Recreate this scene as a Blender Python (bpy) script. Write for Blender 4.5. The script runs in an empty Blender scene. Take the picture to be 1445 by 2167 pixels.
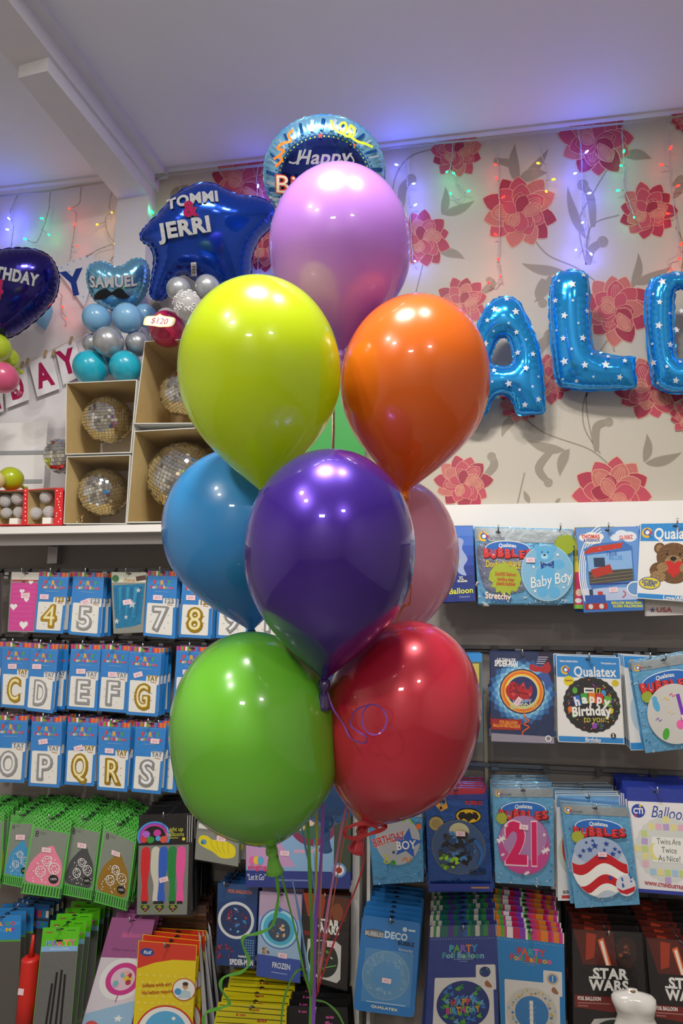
import bpy, bmesh, math, random
import numpy as np
from mathutils import Vector, Matrix, Quaternion
R_ = random.Random(7)
SC = bpy.context.scene
COL = SC.collection
W, H, F = 1445.0, 2167.0, 1400.0

# ------------------------------------------------------------------ camera
CAM = Vector((0.0, -2.3, 1.42))
YAW, PITCH, ROLL = math.radians(10.0), math.radians(9.0), math.radians(0.5)
fw = Vector((-math.sin(YAW) * math.cos(PITCH), math.cos(YAW) * math.cos(PITCH), math.sin(PITCH)))
r0 = Vector((math.cos(YAW), math.sin(YAW), 0))
u0 = r0.cross(fw)
rt = r0 * math.cos(ROLL) + u0 * math.sin(ROLL)
up = u0 * math.cos(ROLL) - r0 * math.sin(ROLL)
cd = bpy.data.cameras.new('camera')
cam = bpy.data.objects.new('camera', cd)
COL.objects.link(cam)
cam.matrix_world = Matrix(((rt.x, up.x, -fw.x, CAM.x), (rt.y, up.y, -fw.y, CAM.y), (rt.z, up.z, -fw.z, CAM.z), (0, 0, 0, 1)))
cd.sensor_fit = 'AUTO'
cd.sensor_width = 36
cd.lens = F * 36 / 2167
cd.clip_start = 0.05
SC.camera = cam

def ray(px, py):
    return fw * F + rt * (px - W / 2) - up * (py - H / 2)
def P(px, py, off=0.0):                 # point seen at a pixel on the plane parallel to the shop wall, off metres in front of it
    d = ray(px, py)
    return CAM + d * ((-off - CAM.y) / d.y)
def PD(px, py, d):                      # point seen at a pixel at depth d
    return CAM + ray(px, py) * (d / F)
def PZ(px, py, z):
    d = ray(px, py)
    return CAM + d * ((z - CAM.z) / d.z)
def mpp(off):                           # metres per pixel at the middle of that plane
    return (CAM.y * -1 - off) / math.cos(YAW) / F

ZC = P(900, 303, 0).z                    # ceiling height

# ------------------------------------------------------------------ world, lamps, exposure
SC.view_settings.view_transform = 'Standard'
SC.view_settings.look = 'None'
SC.view_settings.gamma = 1
SC.view_settings.use_curve_mapping = False
SC.view_settings.exposure = 0.85
wd = bpy.data.worlds.new('world'); SC.world = wd; wd.use_nodes = True
wd.node_tree.nodes['Background'].inputs[0].default_value = (0.75, 0.8, 1.0, 1)
wd.node_tree.nodes['Background'].inputs[1].default_value = 0.05
SC.cycles.max_bounces = 8
SC.cycles.transparent_max_bounces = 16
SC.cycles.sample_clamp_indirect = 4.0
def lamp(name, x, y, z, sx, sy, e, col=(1, 0.95, 0.88), rot=(0, 0, 0)):
    l = bpy.data.lights.new(name, 'AREA'); l.shape = 'ELLIPSE' if sx < .4 else 'RECTANGLE'
    l.size = sx; l.size_y = sy; l.energy = e; l.color = col
    o = bpy.data.objects.new(name, l); COL.objects.link(o); o.location = (x, y, z); o.rotation_euler = rot
    return o
lamp('ceiling_lamp', -0.30, -1.66, ZC - .03, .38, .26, 26)
lamp('ceiling_lamp', 0.20, -1.58, ZC - .03, .17, .17, 9)
lamp('ceiling_lamp', -1.25, -2.55, ZC - .03, .2, .2, 16)
lamp('ceiling_lamp', -1.15, -3.2, ZC - .03, .2, .2, 16)
lamp('ceiling_lamp', 1.3, -4.0, ZC - .03, .3, .3, 14)
lamp('ceiling_lamp', -0.2, -5.2, ZC - .03, .5, .5, 18)

# ------------------------------------------------------------------ materials
def lin(h):
    h = h.lstrip('#')
    c = [int(h[i:i + 2], 16) / 255 for i in (0, 2, 4)]
    return tuple(x / 12.92 if x <= .04045 else ((x + .055) / 1.055) ** 2.4 for x in c) + (1,)
MC = {}
def M(hexc, rough=.4, metal=0.0, coat=0.0, bump=0.0, bscale=60, var=0.0, tl=0.0, alpha=1.0, emit=0.0, crough=.06, sub=0.0):
    key = (hexc, rough, metal, coat, bump, bscale, var, tl, alpha, emit, crough)
    if key in MC: return MC[key]
    m = bpy.data.materials.new('mat_' + hexc.strip('#')); m.use_nodes = True
    nt = m.node_tree; N = nt.nodes; L = nt.links
    b = N['Principled BSDF']; out = N['Material Output']
    b.inputs['Base Color'].default_value = lin(hexc)
    b.inputs['Roughness'].default_value = rough
    b.inputs['Metallic'].default_value = metal
    b.inputs['Coat Weight'].default_value = coat
    b.inputs['Coat Roughness'].default_value = crough
    if emit:
        b.inputs['Emission Color'].default_value = lin(hexc); b.inputs['Emission Strength'].default_value = emit
    tc = None
    if bump or var:
        tc = N.new('ShaderNodeTexCoord')
        nz = N.new('ShaderNodeTexNoise'); nz.inputs['Scale'].default_value = bscale; nz.inputs['Detail'].default_value = 4
        L.new(tc.outputs['Object'], nz.inputs['Vector'])
        if bump:
            bp = N.new('ShaderNodeBump'); bp.inputs['Strength'].default_value = bump; bp.inputs['Distance'].default_value = .01
            L.new(nz.outputs['Fac'], bp.inputs['Height']); L.new(bp.outputs['Normal'], b.inputs['Normal'])
        if var:
            rp = N.new('ShaderNodeMapRange'); rp.inputs['To Min'].default_value = 1 - var; rp.inputs['To Max'].default_value = 1 + var * .4
            L.new(nz.outputs['Fac'], rp.inputs['Value'])
            mx = N.new('ShaderNodeMix'); mx.data_type = 'RGBA'; mx.blend_type = 'MULTIPLY'; mx.inputs[0].default_value = 1
            mx.inputs[6].default_value = lin(hexc); L.new(rp.outputs[0], mx.inputs[7]); L.new(mx.outputs[2], b.inputs['Base Color'])
    sh = b.outputs[0]
    if tl:
        t = N.new('ShaderNodeBsdfTranslucent'); t.inputs[0].default_value = lin(hexc)
        mx = N.new('ShaderNodeMixShader'); mx.inputs[0].default_value = tl
        L.new(sh, mx.inputs[1]); L.new(t.outputs[0], mx.inputs[2]); sh = mx.outputs[0]
    if alpha < 1:
        t = N.new('ShaderNodeBsdfTransparent')
        mx = N.new('ShaderNodeMixShader'); mx.inputs[0].default_value = alpha
        lw = N.new('ShaderNodeLayerWeight'); lw.inputs[0].default_value = .5
        pw = N.new('ShaderNodeMath'); pw.operation = 'POWER'; pw.inputs[1].default_value = 4
        ad = N.new('ShaderNodeMath'); ad.operation = 'MULTIPLY_ADD'; ad.inputs[1].default_value = .6; ad.inputs[2].default_value = alpha; ad.use_clamp = True
        L.new(lw.outputs['Facing'], pw.inputs[0]); L.new(pw.outputs[0], ad.inputs[0]); L.new(ad.outputs[0], mx.inputs[0])
        if alpha < .2:
            g = N.new('ShaderNodeBsdfGlossy'); g.inputs['Roughness'].default_value = rough
            if bump: L.new(bp.outputs['Normal'], g.inputs['Normal'])
            sh = g.outputs[0]
        L.new(t.outputs[0], mx.inputs[1]); L.new(sh, mx.inputs[2]); sh = mx.outputs[0]
    L.new(sh, out.inputs['Surface'])
    MC[key] = m
    return m
def INK(h): return M(h, .35, 0, .3)                 # printed card
def FOIL(h, rough=.16, bump=0.0, bscale=40): return M(h, rough, .72, .5, bump, bscale)
CRINK = dict(bump=.55, bscale=55)
CLEAR = M('#dfe6ea', .08, 0, 0, .35, 45, alpha=.04)
CLEAR2 = M('#e8eef0', .1, 0, 0, .25, 18, alpha=.03)
STEEL = M('#b9bcc0', .25, 1.0)
DARKST = M('#6e6e70', .35, .7)
SILVERG = M('#eef0f4', .38, .45, 0, .9, 400)          # silver glitter
WHT = INK('#f4f4f0'); BLK = INK('#15151a')

# ------------------------------------------------------------------ object helpers
def link(name, me, parent=None, loc=None):
    o = bpy.data.objects.new(name, me); COL.objects.link(o)
    if parent is not None: o.parent = parent
    elif loc is not None: o.location = loc
    return o
def tag(o, label, cat, group=None):
    o['label'] = label; o['category'] = cat
    if group: o['group'] = group
    return o
def thing(name, label, cat, loc, group=None):
    o = bpy.data.objects.new(name, None); o.empty_display_size = .02; COL.objects.link(o); o.location = loc
    return tag(o, label, cat, group)
def struct(o): o['kind'] = 'structure'; return o

def mesh_of(name, V, Fc, mats, mi=None, root=(0, 0, 0), smooth=False):
    r = Vector(root)
    me = bpy.data.meshes.new(name)
    me.from_pydata([tuple(Vector(v) - r) for v in V], [], Fc)
    for m in mats: me.materials.append(m)
    if mi is not None: me.polygons.foreach_set('material_index', mi)
    if smooth: me.polygons.foreach_set('use_smooth', [True] * len(me.polygons))
    me.update()
    return me
def put(name, V, Fc, mats, parent=None, mi=None, smooth=False, root=None):
    if parent is not None: rl = parent.location if root is None else root
    else: rl = root if root is not None else sum((Vector(v) for v in V), Vector()) / max(1, len(V))
    if parent is not None and parent.parent is not None: pass
    me = mesh_of(name, V, Fc, mats, mi, rl, smooth)
    return link(name, me, parent, None if parent is not None else rl)
def boxvf(x0, x1, y0, y1, z0, z1):
    V = [(x0, y0, z0), (x1, y0, z0), (x1, y1, z0), (x0, y1, z0), (x0, y0, z1), (x1, y0, z1), (x1, y1, z1), (x0, y1, z1)]
    return V, [(0, 3, 2, 1), (4, 5, 6, 7), (0, 1, 5, 4), (1, 2, 6, 5), (2, 3, 7, 6), (3, 0, 4, 7)]
class MB:
    def __init__(s): s.V = []; s.F = []; s.mi = []
    def add(s, V, Fc, mi=0):
        b = len(s.V); s.V += [tuple(v) for v in V]; s.F += [tuple(i + b for i in f) for f in Fc]; s.mi += [mi] * len(Fc); return s
    def box(s, *a, mi=0): return s.add(*boxvf(*a), mi=mi)
    def tube(s, pts, r, n=8, mi=0, cap=True):
        pts = [Vector(p) for p in pts]; b = len(s.V); K = len(pts)
        rs = r if isinstance(r, (list, tuple)) else [r] * K
        pn = None
        for i, p in enumerate(pts):
            t = (pts[min(i + 1, K - 1)] - pts[max(i - 1, 0)])
            t = t.normalized() if t.length > 1e-9 else Vector((0, 0, 1))
            if pn is None:
                a = Vector((0, 0, 1)) if abs(t.z) < .9 else Vector((1, 0, 0)); pn = t.cross(a).normalized()
            pn = (pn - t * pn.dot(t)); pn = pn.normalized() if pn.length > 1e-9 else t.orthogonal().normalized()
            bn = t.cross(pn)
            for k in range(n):
                a = 2 * math.pi * k / n; s.V.append(tuple(p + (pn * math.cos(a) + bn * math.sin(a)) * rs[i]))
        for i in range(K - 1):
            for k in range(n):
                k2 = (k + 1) % n; s.F.append((b + i * n + k, b + i * n + k2, b + (i + 1) * n + k2, b + (i + 1) * n + k)); s.mi.append(mi)
        if cap:
            s.F.append(tuple(b + k for k in reversed(range(n)))); s.F.append(tuple(b + (K - 1) * n + k for k in range(n))); s.mi += [mi, mi]
        return s
    def build(s, name, mats, parent=None, smooth=False, root=None):
        return put(name, s.V, s.F, mats if isinstance(mats, list) else [mats], parent, s.mi, smooth, root)
def sphere_mb(c, r, nu=28, nv=16, sc=(1, 1, 1)):
    m = MB(); c = Vector(c)
    V = []
    for i in range(nv + 1):
        th = math.pi * i / nv
        for k in range(nu):
            a = 2 * math.pi * k / nu
            V.append(c + Vector((r * sc[0] * math.sin(th) * math.cos(a), r * sc[1] * math.sin(th) * math.sin(a), r * sc[2] * math.cos(th))))
    Fc = [(i * nu + k, (i + 1) * nu + k, (i + 1) * nu + (k + 1) % nu, i * nu + (k + 1) % nu) for i in range(nv) for k in range(nu)]
    return m.add(V, Fc)

# ------------------------------------------------------------------ lettering: outlines of the built-in font kept as triangles
GL = {}
def glyphs():
    cu = bpy.data.curves.new('glyph', 'FONT'); ob = bpy.data.objects.new('glyph', cu); COL.objects.link(ob)
    dg = bpy.context.evaluated_depsgraph_get()
    def mk(body, off):
        cu.body = body; cu.offset = off; cu.resolution_u = 3
        dg.update(); e = ob.evaluated_get(dg); me = e.to_mesh()
        V = [(v.co.x, v.co.y) for v in me.vertices]; Fc = [tuple(p.vertices) for p in me.polygons]
        e.to_mesh_clear(); return V, Fc
    def wid(body):
        V, _ = mk(body, 0); xs = [v[0] for v in V]; return max(xs) - min(xs)
    base = wid('II')
    hv = mk('H', 0)[0]; cap = max(v[1] for v in hv)
    for ch in "ABCDEFGHIJKLMNOPQRSTUVWXYZabcdefghijklmnopqrstuvwxyz0123456789&!.,/'-$\"*+%":
        adv = wid('I' + ch + 'I') - base
        for b in (0, 1, 2):
            V, Fc = mk(ch, b * .022)
            GL[ch, b] = ([(x / cap, y / cap) for x, y in V], Fc, (adv + b * .02) / cap)
    bpy.data.objects.remove(ob); bpy.data.curves.remove(cu)
glyphs()

def crom(pts, n=8, closed=True):
    out = []; K = len(pts)
    rng = range(K) if closed else range(K - 1)
    for i in rng:
        g = (lambda j: pts[j % K]) if closed else (lambda j: pts[max(0, min(K - 1, j))])
        p0, p1, p2, p3 = g(i - 1), g(i), g(i + 1), g(i + 2)
        for k in range(n):
            t = k / n
            out.append(tuple(.5 * (2 * b + (c - a) * t + (2 * a - 5 * b + 4 * c - d) * t * t + (3 * b - a - 3 * c + d) * t ** 3) for a, b, c, d in zip(p0, p1, p2, p3)))
    if not closed: out.append(tuple(pts[-1]))
    return out
def starpts(cx, cy, r, rot=-90, inner=.45, n=5):
    return [(cx + (r if k % 2 == 0 else r * inner) * math.cos(math.radians(rot + k * 180 / n)), cy + (r if k % 2 == 0 else r * inner) * math.sin(math.radians(rot + k * 180 / n))) for k in range(2 * n)]
def heartpts(cx, cy, r, n=24):
    return [(cx + r * .0625 * 16 * math.sin(t) ** 3, cy - r * .0625 * (13 * math.cos(t) - 5 * math.cos(2 * t) - 2 * math.cos(3 * t) - math.cos(4 * t))) for t in [2 * math.pi * k / n for k in range(n)]]

class Draw:
    """flat or curved printed sheet: every shape is a layer a hair above the one below; fmap(x, y, lift) gives the 3D point"""
    def __init__(s, fmap, step=.000025, thr=None):
        s.f = fmap; s.V = []; s.F = []; s.mi = []; s.mats = []; s.k = 0; s.step = step; s.thr = thr
    def idx(s, m):
        if isinstance(m, str): m = INK(m)
        if m not in s.mats: s.mats.append(m)
        return s.mats.index(m)
    def _put(s, pts, faces, mat, lift=None):
        if lift is None: s.k += 1; lift = s.k * s.step
        if s.thr and len(faces[0]) == 3:
            bm = bmesh.new(); vs = [bm.verts.new((x, y, 0)) for x, y in pts]
            for f in faces:
                try: bm.faces.new([vs[j] for j in f])
                except ValueError: pass
            for _ in range(6):
                es = [e for e in bm.edges if e.calc_length() > s.thr * .6]
                if not es: break
                bmesh.ops.subdivide_edges(bm, edges=es, cuts=1); bmesh.ops.triangulate(bm, faces=bm.faces[:])
            bm.verts.index_update()
            pts = [(v.co.x, v.co.y) for v in bm.verts]; faces = [tuple(v.index for v in f.verts) for f in bm.faces]; bm.free()
        b = len(s.V); i = s.idx(mat)
        s.V += [tuple(s.f(x, y, lift)) for x, y in pts]
        s.F += [tuple(b + j for j in f) for f in faces]; s.mi += [i] * len(faces)
    def poly(s, pts, mat, lift=None):
        if s.thr:
            bm = bmesh.new(); vs = [bm.verts.new((x, y, 0)) for x, y in pts]
            bm.faces.new(vs)
            bmesh.ops.triangulate(bm, faces=bm.faces[:])
            for _ in range(6):
                es = [e for e in bm.edges if e.calc_length() > s.thr]
                if not es: break
                bmesh.ops.subdivide_edges(bm, edges=es, cuts=1)
                bmesh.ops.triangulate(bm, faces=bm.faces[:])
            bm.verts.index_update()
            s._put([(v.co.x, v.co.y) for v in bm.verts], [tuple(v.index for v in f.verts) for f in bm.faces], mat, lift)
            bm.free()
        else:
            s._put(pts, [tuple(range(len(pts)))], mat, lift)
        return s
    def rect(s, x0, y0, x1, y1, mat, rot=0, r=0):
        cx, cy = (x0 + x1) / 2, (y0 + y1) / 2; c, n = math.cos(math.radians(rot)), math.sin(math.radians(rot))
        if r:
            q = []
            for (ax, ay, a0) in ((x1 - r, y1 - r, 0), (x0 + r, y1 - r, 90), (x0 + r, y0 + r, 180), (x1 - r, y0 + r, 270)):
                q += [(ax + r * math.cos(math.radians(a0 + t)), ay + r * math.sin(math.radians(a0 + t))) for t in (0, 30, 60, 90)]
        else: q = [(x0, y0), (x1, y0), (x1, y1), (x0, y1)]
        return s.poly([(cx + (x - cx) * c - (y - cy) * n, cy + (x - cx) * n + (y - cy) * c) for x, y in q], mat)
    def ell(s, cx, cy, rx, ry, mat, n=36, rot=0):
        c, q = math.cos(math.radians(rot)), math.sin(math.radians(rot))
        pts = []
        for k in range(n):
            x, y = rx * math.cos(2 * math.pi * k / n), ry * math.sin(2 * math.pi * k / n); pts.append((cx + x * c - y * q, cy + x * q + y * c))
        return s.poly(pts, mat)
    def ring(s, cx, cy, rx, ry, w, mat, n=40, a0=0, a1=360):
        full = a1 - a0 >= 360; K = n if full else n + 1
        A = [math.radians(a0 + (a1 - a0) * k / n) for k in range(K)]
        pts = [(cx + rx * math.cos(a), cy + ry * math.sin(a)) for a in A] + [(cx + (rx - w) * math.cos(a), cy + (ry - w) * math.sin(a)) for a in A]
        fs = [(k, (k + 1) % K, K + (k + 1) % K, K + k) for k in range(n)]
        s._put(pts, fs, mat); return s
    def line(s, pts, w, mat, smooth=0, closed=False, taper=False):
        if smooth: pts = crom(pts, smooth, closed)
        K = len(pts); L = []; Rr = []
        for i, (x, y) in enumerate(pts):
            a = pts[(i - 1) % K] if closed else pts[max(0, i - 1)]; b = pts[(i + 1) % K] if closed else pts[min(K - 1, i + 1)]
            dx, dy = b[0] - a[0], b[1] - a[1]; l = math.hypot(dx, dy) or 1
            h = w / 2 * (math.sin(math.pi * (.06 + .88 * i / (K - 1))) ** .5 if taper else 1)
            L.append((x - dy / l * h, y + dx / l * h)); Rr.append((x + dy / l * h, y - dx / l * h))
        n = K if closed else K - 1
        s._put(L + Rr, [(k, (k + 1) % K, K + (k + 1) % K, K + k) for k in range(n)], mat); return s
    def star(s, cx, cy, r, mat, rot=-90, inner=.45, n=5): return s.poly(starpts(cx, cy, r, rot, inner, n), mat)
    def t(s, txt, cx, cy, h, mat, w=None, rot=0, b=1, sl=0.0, arc=0.0, ol=None, olw=None):
        """one line of lettering centred on cx, cy; h cap height, w fits the width, sl slant, arc sagitta; mat may be a list per letter"""
        if ol is not None:
            s.t(txt, cx, cy, h, ol, w, rot, 2, sl, arc)
            b = 0 if b < 2 else 1
        adv = [(.3 if ch == ' ' else GL[ch, b][2]) for ch in txt]
        tot = sum(adv); sx = h if w is None else w / tot
        c, n = math.cos(math.radians(rot)), math.sin(math.radians(rot))
        s.k += 1; lift = s.k * s.step; x = -tot / 2; j = 0
        for ch, a in zip(txt, adv):
            if ch != ' ':
                V, Fc, _ = GL[ch, b]; m = mat[j % len(mat)] if isinstance(mat, (list, tuple)) else mat; j += 1
                pts = []
                for gx, gy in V:
                    X = (x + gx + sl * gy) * sx; Y = -(gy - .5) * h
                    if arc: Y += arc * ((2 * X / (tot * sx)) ** 2)
                    pts.append((cx + X * c - Y * n, cy + X * n + Y * c))
                s._put(pts, Fc, m, lift)
            x += a
        return s
    def slab(s, pts, mat, thick, side=None):
        i = s.idx(mat); i2 = s.idx(side) if side is not None else i
        K = len(pts); b = len(s.V)
        s.V += [tuple(s.f(x, y, 0)) for x, y in pts] + [tuple(s.f(x, y, -thick)) for x, y in pts]
        if s.thr: s.poly(pts, mat, 0)
        else: s.F.append(tuple(b + k for k in range(K))); s.mi.append(i)
        s.F.append(tuple(b + K + k for k in reversed(range(K)))); s.mi.append(i2)
        for k in range(K):
            s.F.append((b + k, b + (k + 1) % K, b + K + (k + 1) % K, b + K + k)); s.mi.append(i2)
        return s
    def build(s, name, parent=None, root=None, smooth=False):
        return put(name, s.V, s.F, s.mats, parent, s.mi, smooth, root)
def merge(d, body):
    me = body.data; r = body.parent.location if body.parent else Vector()
    V = [tuple(v.co) for v in me.vertices]; Fc = [tuple(p.vertices) for p in me.polygons]; mi = [p.material_index for p in me.polygons]
    mats = list(me.materials); b = len(V); k = len(mats)
    nm = mesh_of(me.name, V + [tuple(Vector(v) - r) for v in d.V], Fc + [tuple(b + j for j in f) for f in d.F], mats + d.mats, mi + [k + j for j in d.mi], (0, 0, 0), True)
    body.data = nm
def body_of(root): return [c for c in root.children if c.name.startswith('foil_body')][0]
def flat(off): return lambda x, y, l: P(x, y, off + l)

# ------------------------------------------------------------------ inflated foil shapes
def inflate(outs, Q, n, Hm, step, back=.7, wrinkle=.25, freq=1.0, power=.5):
    """outs: outline + holes in pixels, on the plane through Q with normal n; returns front height lookup, mesh and edge"""
    Q = Vector(Q); n = Vector(n).normalized()
    def pl(px, py):
        d = ray(px, py); return CAM + d * ((Q - CAM).dot(n) / d.dot(n))
    allp = np.array([p for o in outs for p in o]); x0, y0 = allp.min(0) - 2 * step; x1, y1 = allp.max(0) + 2 * step
    xs = np.arange(x0, x1 + step, step); ys = np.arange(y0, y1 + step, step)
    X, Y = np.meshgrid(xs, ys); ins = np.zeros(X.shape, bool)
    for o in outs:
        K = len(o)
        for i in range(K):
            ax, ay = o[i]; bx, by = o[(i + 1) % K]
            if ay == by: continue
            c = ((ay > Y) != (by > Y)) & (X < (bx - ax) * (Y - ay) / (by - ay) + ax); ins ^= c
    # dense outline samples
    S = []; acc = []
    for o in outs:
        s_ = 0; K = len(o)
        for i in range(K):
            a = np.array(o[i]); b = np.array(o[(i + 1) % K]); l = np.hypot(*(b - a)); m = max(1, int(l / (step * .4)))
            for k in range(m): S.append(a + (b - a) * k / m); acc.append(s_ + l * k / m)
            s_ += l
    S = np.array(S); acc = np.array(acc)
    phi = np.zeros(X.shape)
    for _ in range(1400):
        p = np.zeros_like(phi)
        p[1:-1, 1:-1] = .25 * (phi[:-2, 1:-1] + phi[2:, 1:-1] + phi[1:-1, :-2] + phi[1:-1, 2:] + 1)
        p[~ins] = 0; phi = p
    h = (phi / phi.max()) ** power * Hm
    V = []; idx = -np.ones(X.shape, int); hz = np.zeros(X.shape); edge = {}
    keep = np.zeros((X.shape[0] - 1, X.shape[1] - 1), bool)
    keep = ins[:-1, :-1] | ins[1:, :-1] | ins[:-1, 1:] | ins[1:, 1:]
    need = np.zeros(X.shape, bool)
    for a in (0, 1):
        for b in (0, 1): need[a:a + keep.shape[0], b:b + keep.shape[1]] |= keep
    XY = np.stack([X, Y], -1).copy()
    front = []; backv = []
    for j, i in zip(*np.nonzero(need)):
        q = XY[j, i]; d2 = ((S - q) ** 2).sum(1); m = d2.argmin(); d = math.sqrt(d2[m])
        if not ins[j, i]:
            XY[j, i] = S[m]; h[j, i] = 0
        else:
            h[j, i] *= 1 - wrinkle * math.exp(-d / (step * 3.2)) * (.5 + .5 * math.sin(acc[m] * freq))
        idx[j, i] = len(front)
        p = pl(*XY[j, i]); front.append(p + n * h[j, i]); backv.append(p - n * h[j, i] * back)
    K = len(front); Fc = []
    for j, i in zip(*np.nonzero(keep)):
        q = (idx[j, i], idx[j, i + 1], idx[j + 1, i + 1], idx[j + 1, i])
        Fc.append(q); Fc.append(tuple(K + v for v in reversed(q)))
    def hat(px, py):
        fx = (px - x0) / step; fy = (py - y0) / step; i = int(max(0, min(X.shape[1] - 2, fx))); j = int(max(0, min(X.shape[0] - 2, fy)))
        a, b = min(1, max(0, fx - i)), min(1, max(0, fy - j))
        return h[j, i] * (1 - a) * (1 - b) + h[j, i + 1] * a * (1 - b) + h[j + 1, i] * (1 - a) * b + h[j + 1, i + 1] * a * b
    fm = lambda px, py, l: pl(px, py) + n * (hat(px, py) + l)
    return front + backv, Fc, fm, pl, n
def seam_mesh(outs, pl, n, w, freq):
    m = MB()
    for o in outs:
        K = len(o); o = np.array(o); A = (o * np.roll(o, -1, 0)[:, ::-1]); area = (A[:, 0] - A[:, 1]).sum(); sgn = 1 if area > 0 else -1
        if o is not None and m.V: sgn = -sgn
        V = []; s_ = 0
        for i in range(K):
            t = o[(i + 1) % K] - o[i - 1]; l = np.hypot(*t) or 1; nn = np.array([t[1], -t[0]]) / l * sgn
            ww = w * (.75 + .35 * math.sin(s_ * freq)); s_ += np.hypot(*(o[(i + 1) % K] - o[i]))
            a = pl(*o[i]); b = pl(*(o[i] + nn * ww)); wob = n * (.0015 * math.sin(s_ * freq * 1.7))
            V += [a, b + wob]
        m.add(V, [(2 * i, 2 * i + 1, 2 * ((i + 1) % K) + 1, 2 * ((i + 1) % K)) for i in range(K)])
    return m
def foil_thing(name, label, cat, outs, Q, n, Hm, step, mat, group=None, power=.5, wrinkle=.25, freq=1.0, seamw=3, back=.7, seamfreq=.6):
    V, Fc, fm, pl, nn = inflate(outs, Q, n, Hm, step, back, wrinkle, freq, power)
    root = thing(name, label, cat, Vector(Q), group)
    put('foil_body', V, Fc, [mat], root, smooth=True)
    if seamw: seam_mesh(outs, pl, nn, seamw, seamfreq).build('seam', [mat], root)
    return root, fm, pl, nn
# ------------------------------------------------------------------ the room
XL, XR, YB = -2.9, 2.6, -6.2
ZSH = P(175, 1112, .30).z                                  # top of the left shelf
ZHD = P(1190, 1064, .05).z                                 # top of the white header board on the right
XWP = P(321, 400, 0).x                                     # where the wallpaper begins
PLASTER = M('#e3e1e6', .8, bump=.08, bscale=14, var=.05)
def quadobj(name, pts, m): 
    o = put(name, pts, [tuple(range(len(pts)))], [m]); return struct(o)
quadobj('floor', [(XL, YB, 0), (XR, YB, 0), (XR, 0.1, 0), (XL, 0.1, 0)], M('#77706a', .45, bump=.05, bscale=8, var=.15))
V, Fc = boxvf(XL, XR, YB, .1, ZC, ZC + .1)
struct(put('ceiling', V, Fc, [M('#e9ecf4', .75, bump=.05, bscale=3, var=.03)]))
for nm, a in (('wall_left', (XL - .1, XL, YB, .1, 0, ZC)), ('wall_right', (XR, XR + .1, YB, .1, 0, ZC)), ('wall_front', (XL, XR, YB - .1, YB, 0, ZC))):
    V, Fc = boxvf(*a); struct(put(nm, V, Fc, [M('#c9c4bd', .8, var=.08, bscale=3)]))

# back wall: plaster at left, printed wallpaper right of the pilaster (flowers are its surface pattern)
wall = Draw(flat(0))
wmap = wall.f
paper = M('#bdb6a8', .62, bump=.10, bscale=260, var=.05)
wall.f = lambda x, y, l: Vector((x, -l, y))
wall._put([(XL, 0), (XR, 0), (XR, ZC), (XL, ZC)], [(0, 1, 2, 3)], PLASTER, 0)
wall._put([(XWP, ZSH - .1), (XR, ZSH - .1), (XR, ZC), (XWP, ZC)], [(0, 1, 2, 3)], paper, .0008)
wall.f = wmap; wall.step = .000025; KB = 40; NL = [0]
PET = [M('#a8304a', .5, var=.12, bscale=40), M('#b84658', .5, var=.12, bscale=40), M('#c06a62', .5, var=.2, bscale=90), M('#98263f', .5)]
GOLD = M('#d9a98c', .5); LEAF = M('#8f8678', .55); LEAF2 = M('#a59a88', .55)
def petal(cx, cy, ang, l, w, m, back=0.0, vein=False):
    a = math.radians(ang); c, s = math.cos(a), math.sin(a)
    prof = [(0, .10), (.2, .32), (.45, .5), (.65, .49), (.82, .36), (.93, .18), (1, 0)]
    o = [(back + t * l, h * w) for t, h in prof] + [(back + t * l, -h * w) for t, h in reversed(prof[:-1])]
    pts = [(cx + x * c - y * s, cy + x * s + y * c) for x, y in o]
    wall.poly(pts, m); wall.line(pts, max(.8, l * .018), GOLD, closed=True)
    if vein:
        for q in (-.28, -.14, 0, .14, .28):
            wall.line([(cx + (back + t * l) * c - q * w * math.sin(math.pi * t) * s, cy + (back + t * l) * s + q * w * math.sin(math.pi * t) * c) for t in (.15, .4, .65, .86)], max(.6, l * .012), GOLD)
def flower(cx, cy, R, rot=0, kind=0, seed=0):
    rr = random.Random(seed + int(cx)); wall.k = KB + 34 + (110 if cx > 1440 or cx in (515, 1100) and cy > 800 else 0)
    sq = .82 if kind == 0 else .95
    n = 11
    for k in range(n):
        petal(cx, cy, rot + k * 360 / n + rr.uniform(-6, 6), R * rr.uniform(.9, 1.05), R * .54, PET[rr.choice((0, 3, 0, 1, 2))])
    for k in range(7):
        petal(cx, cy - R * .04, rot + 15 + k * 51 + rr.uniform(-6, 6), R * rr.uniform(.68, .78), R * .48, PET[rr.choice((1, 2, 1))], vein=(k % 3 == 0))
    for k in range(5):
        petal(cx, cy, rot - 20 + k * 72 + rr.uniform(-8, 8), R * .5, R * .34, PET[(0, 1, 2, 1, 0)[k]], vein=(k % 2 == 0))
    petal(cx - R * .05, cy + R * .05, rot - 75, R * .52, R * .36, PET[3]); petal(cx + R * .05, cy + R * .1, rot - 35, R * .58, R * .34, PET[2], vein=True)
    petal(cx, cy + R * .02, rot + 80, R * .55, R * .42, PET[1]); petal(cx - R * .05, cy + R * .05, rot + 110, R * .4, R * .3, PET[2], vein=True)
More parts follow.
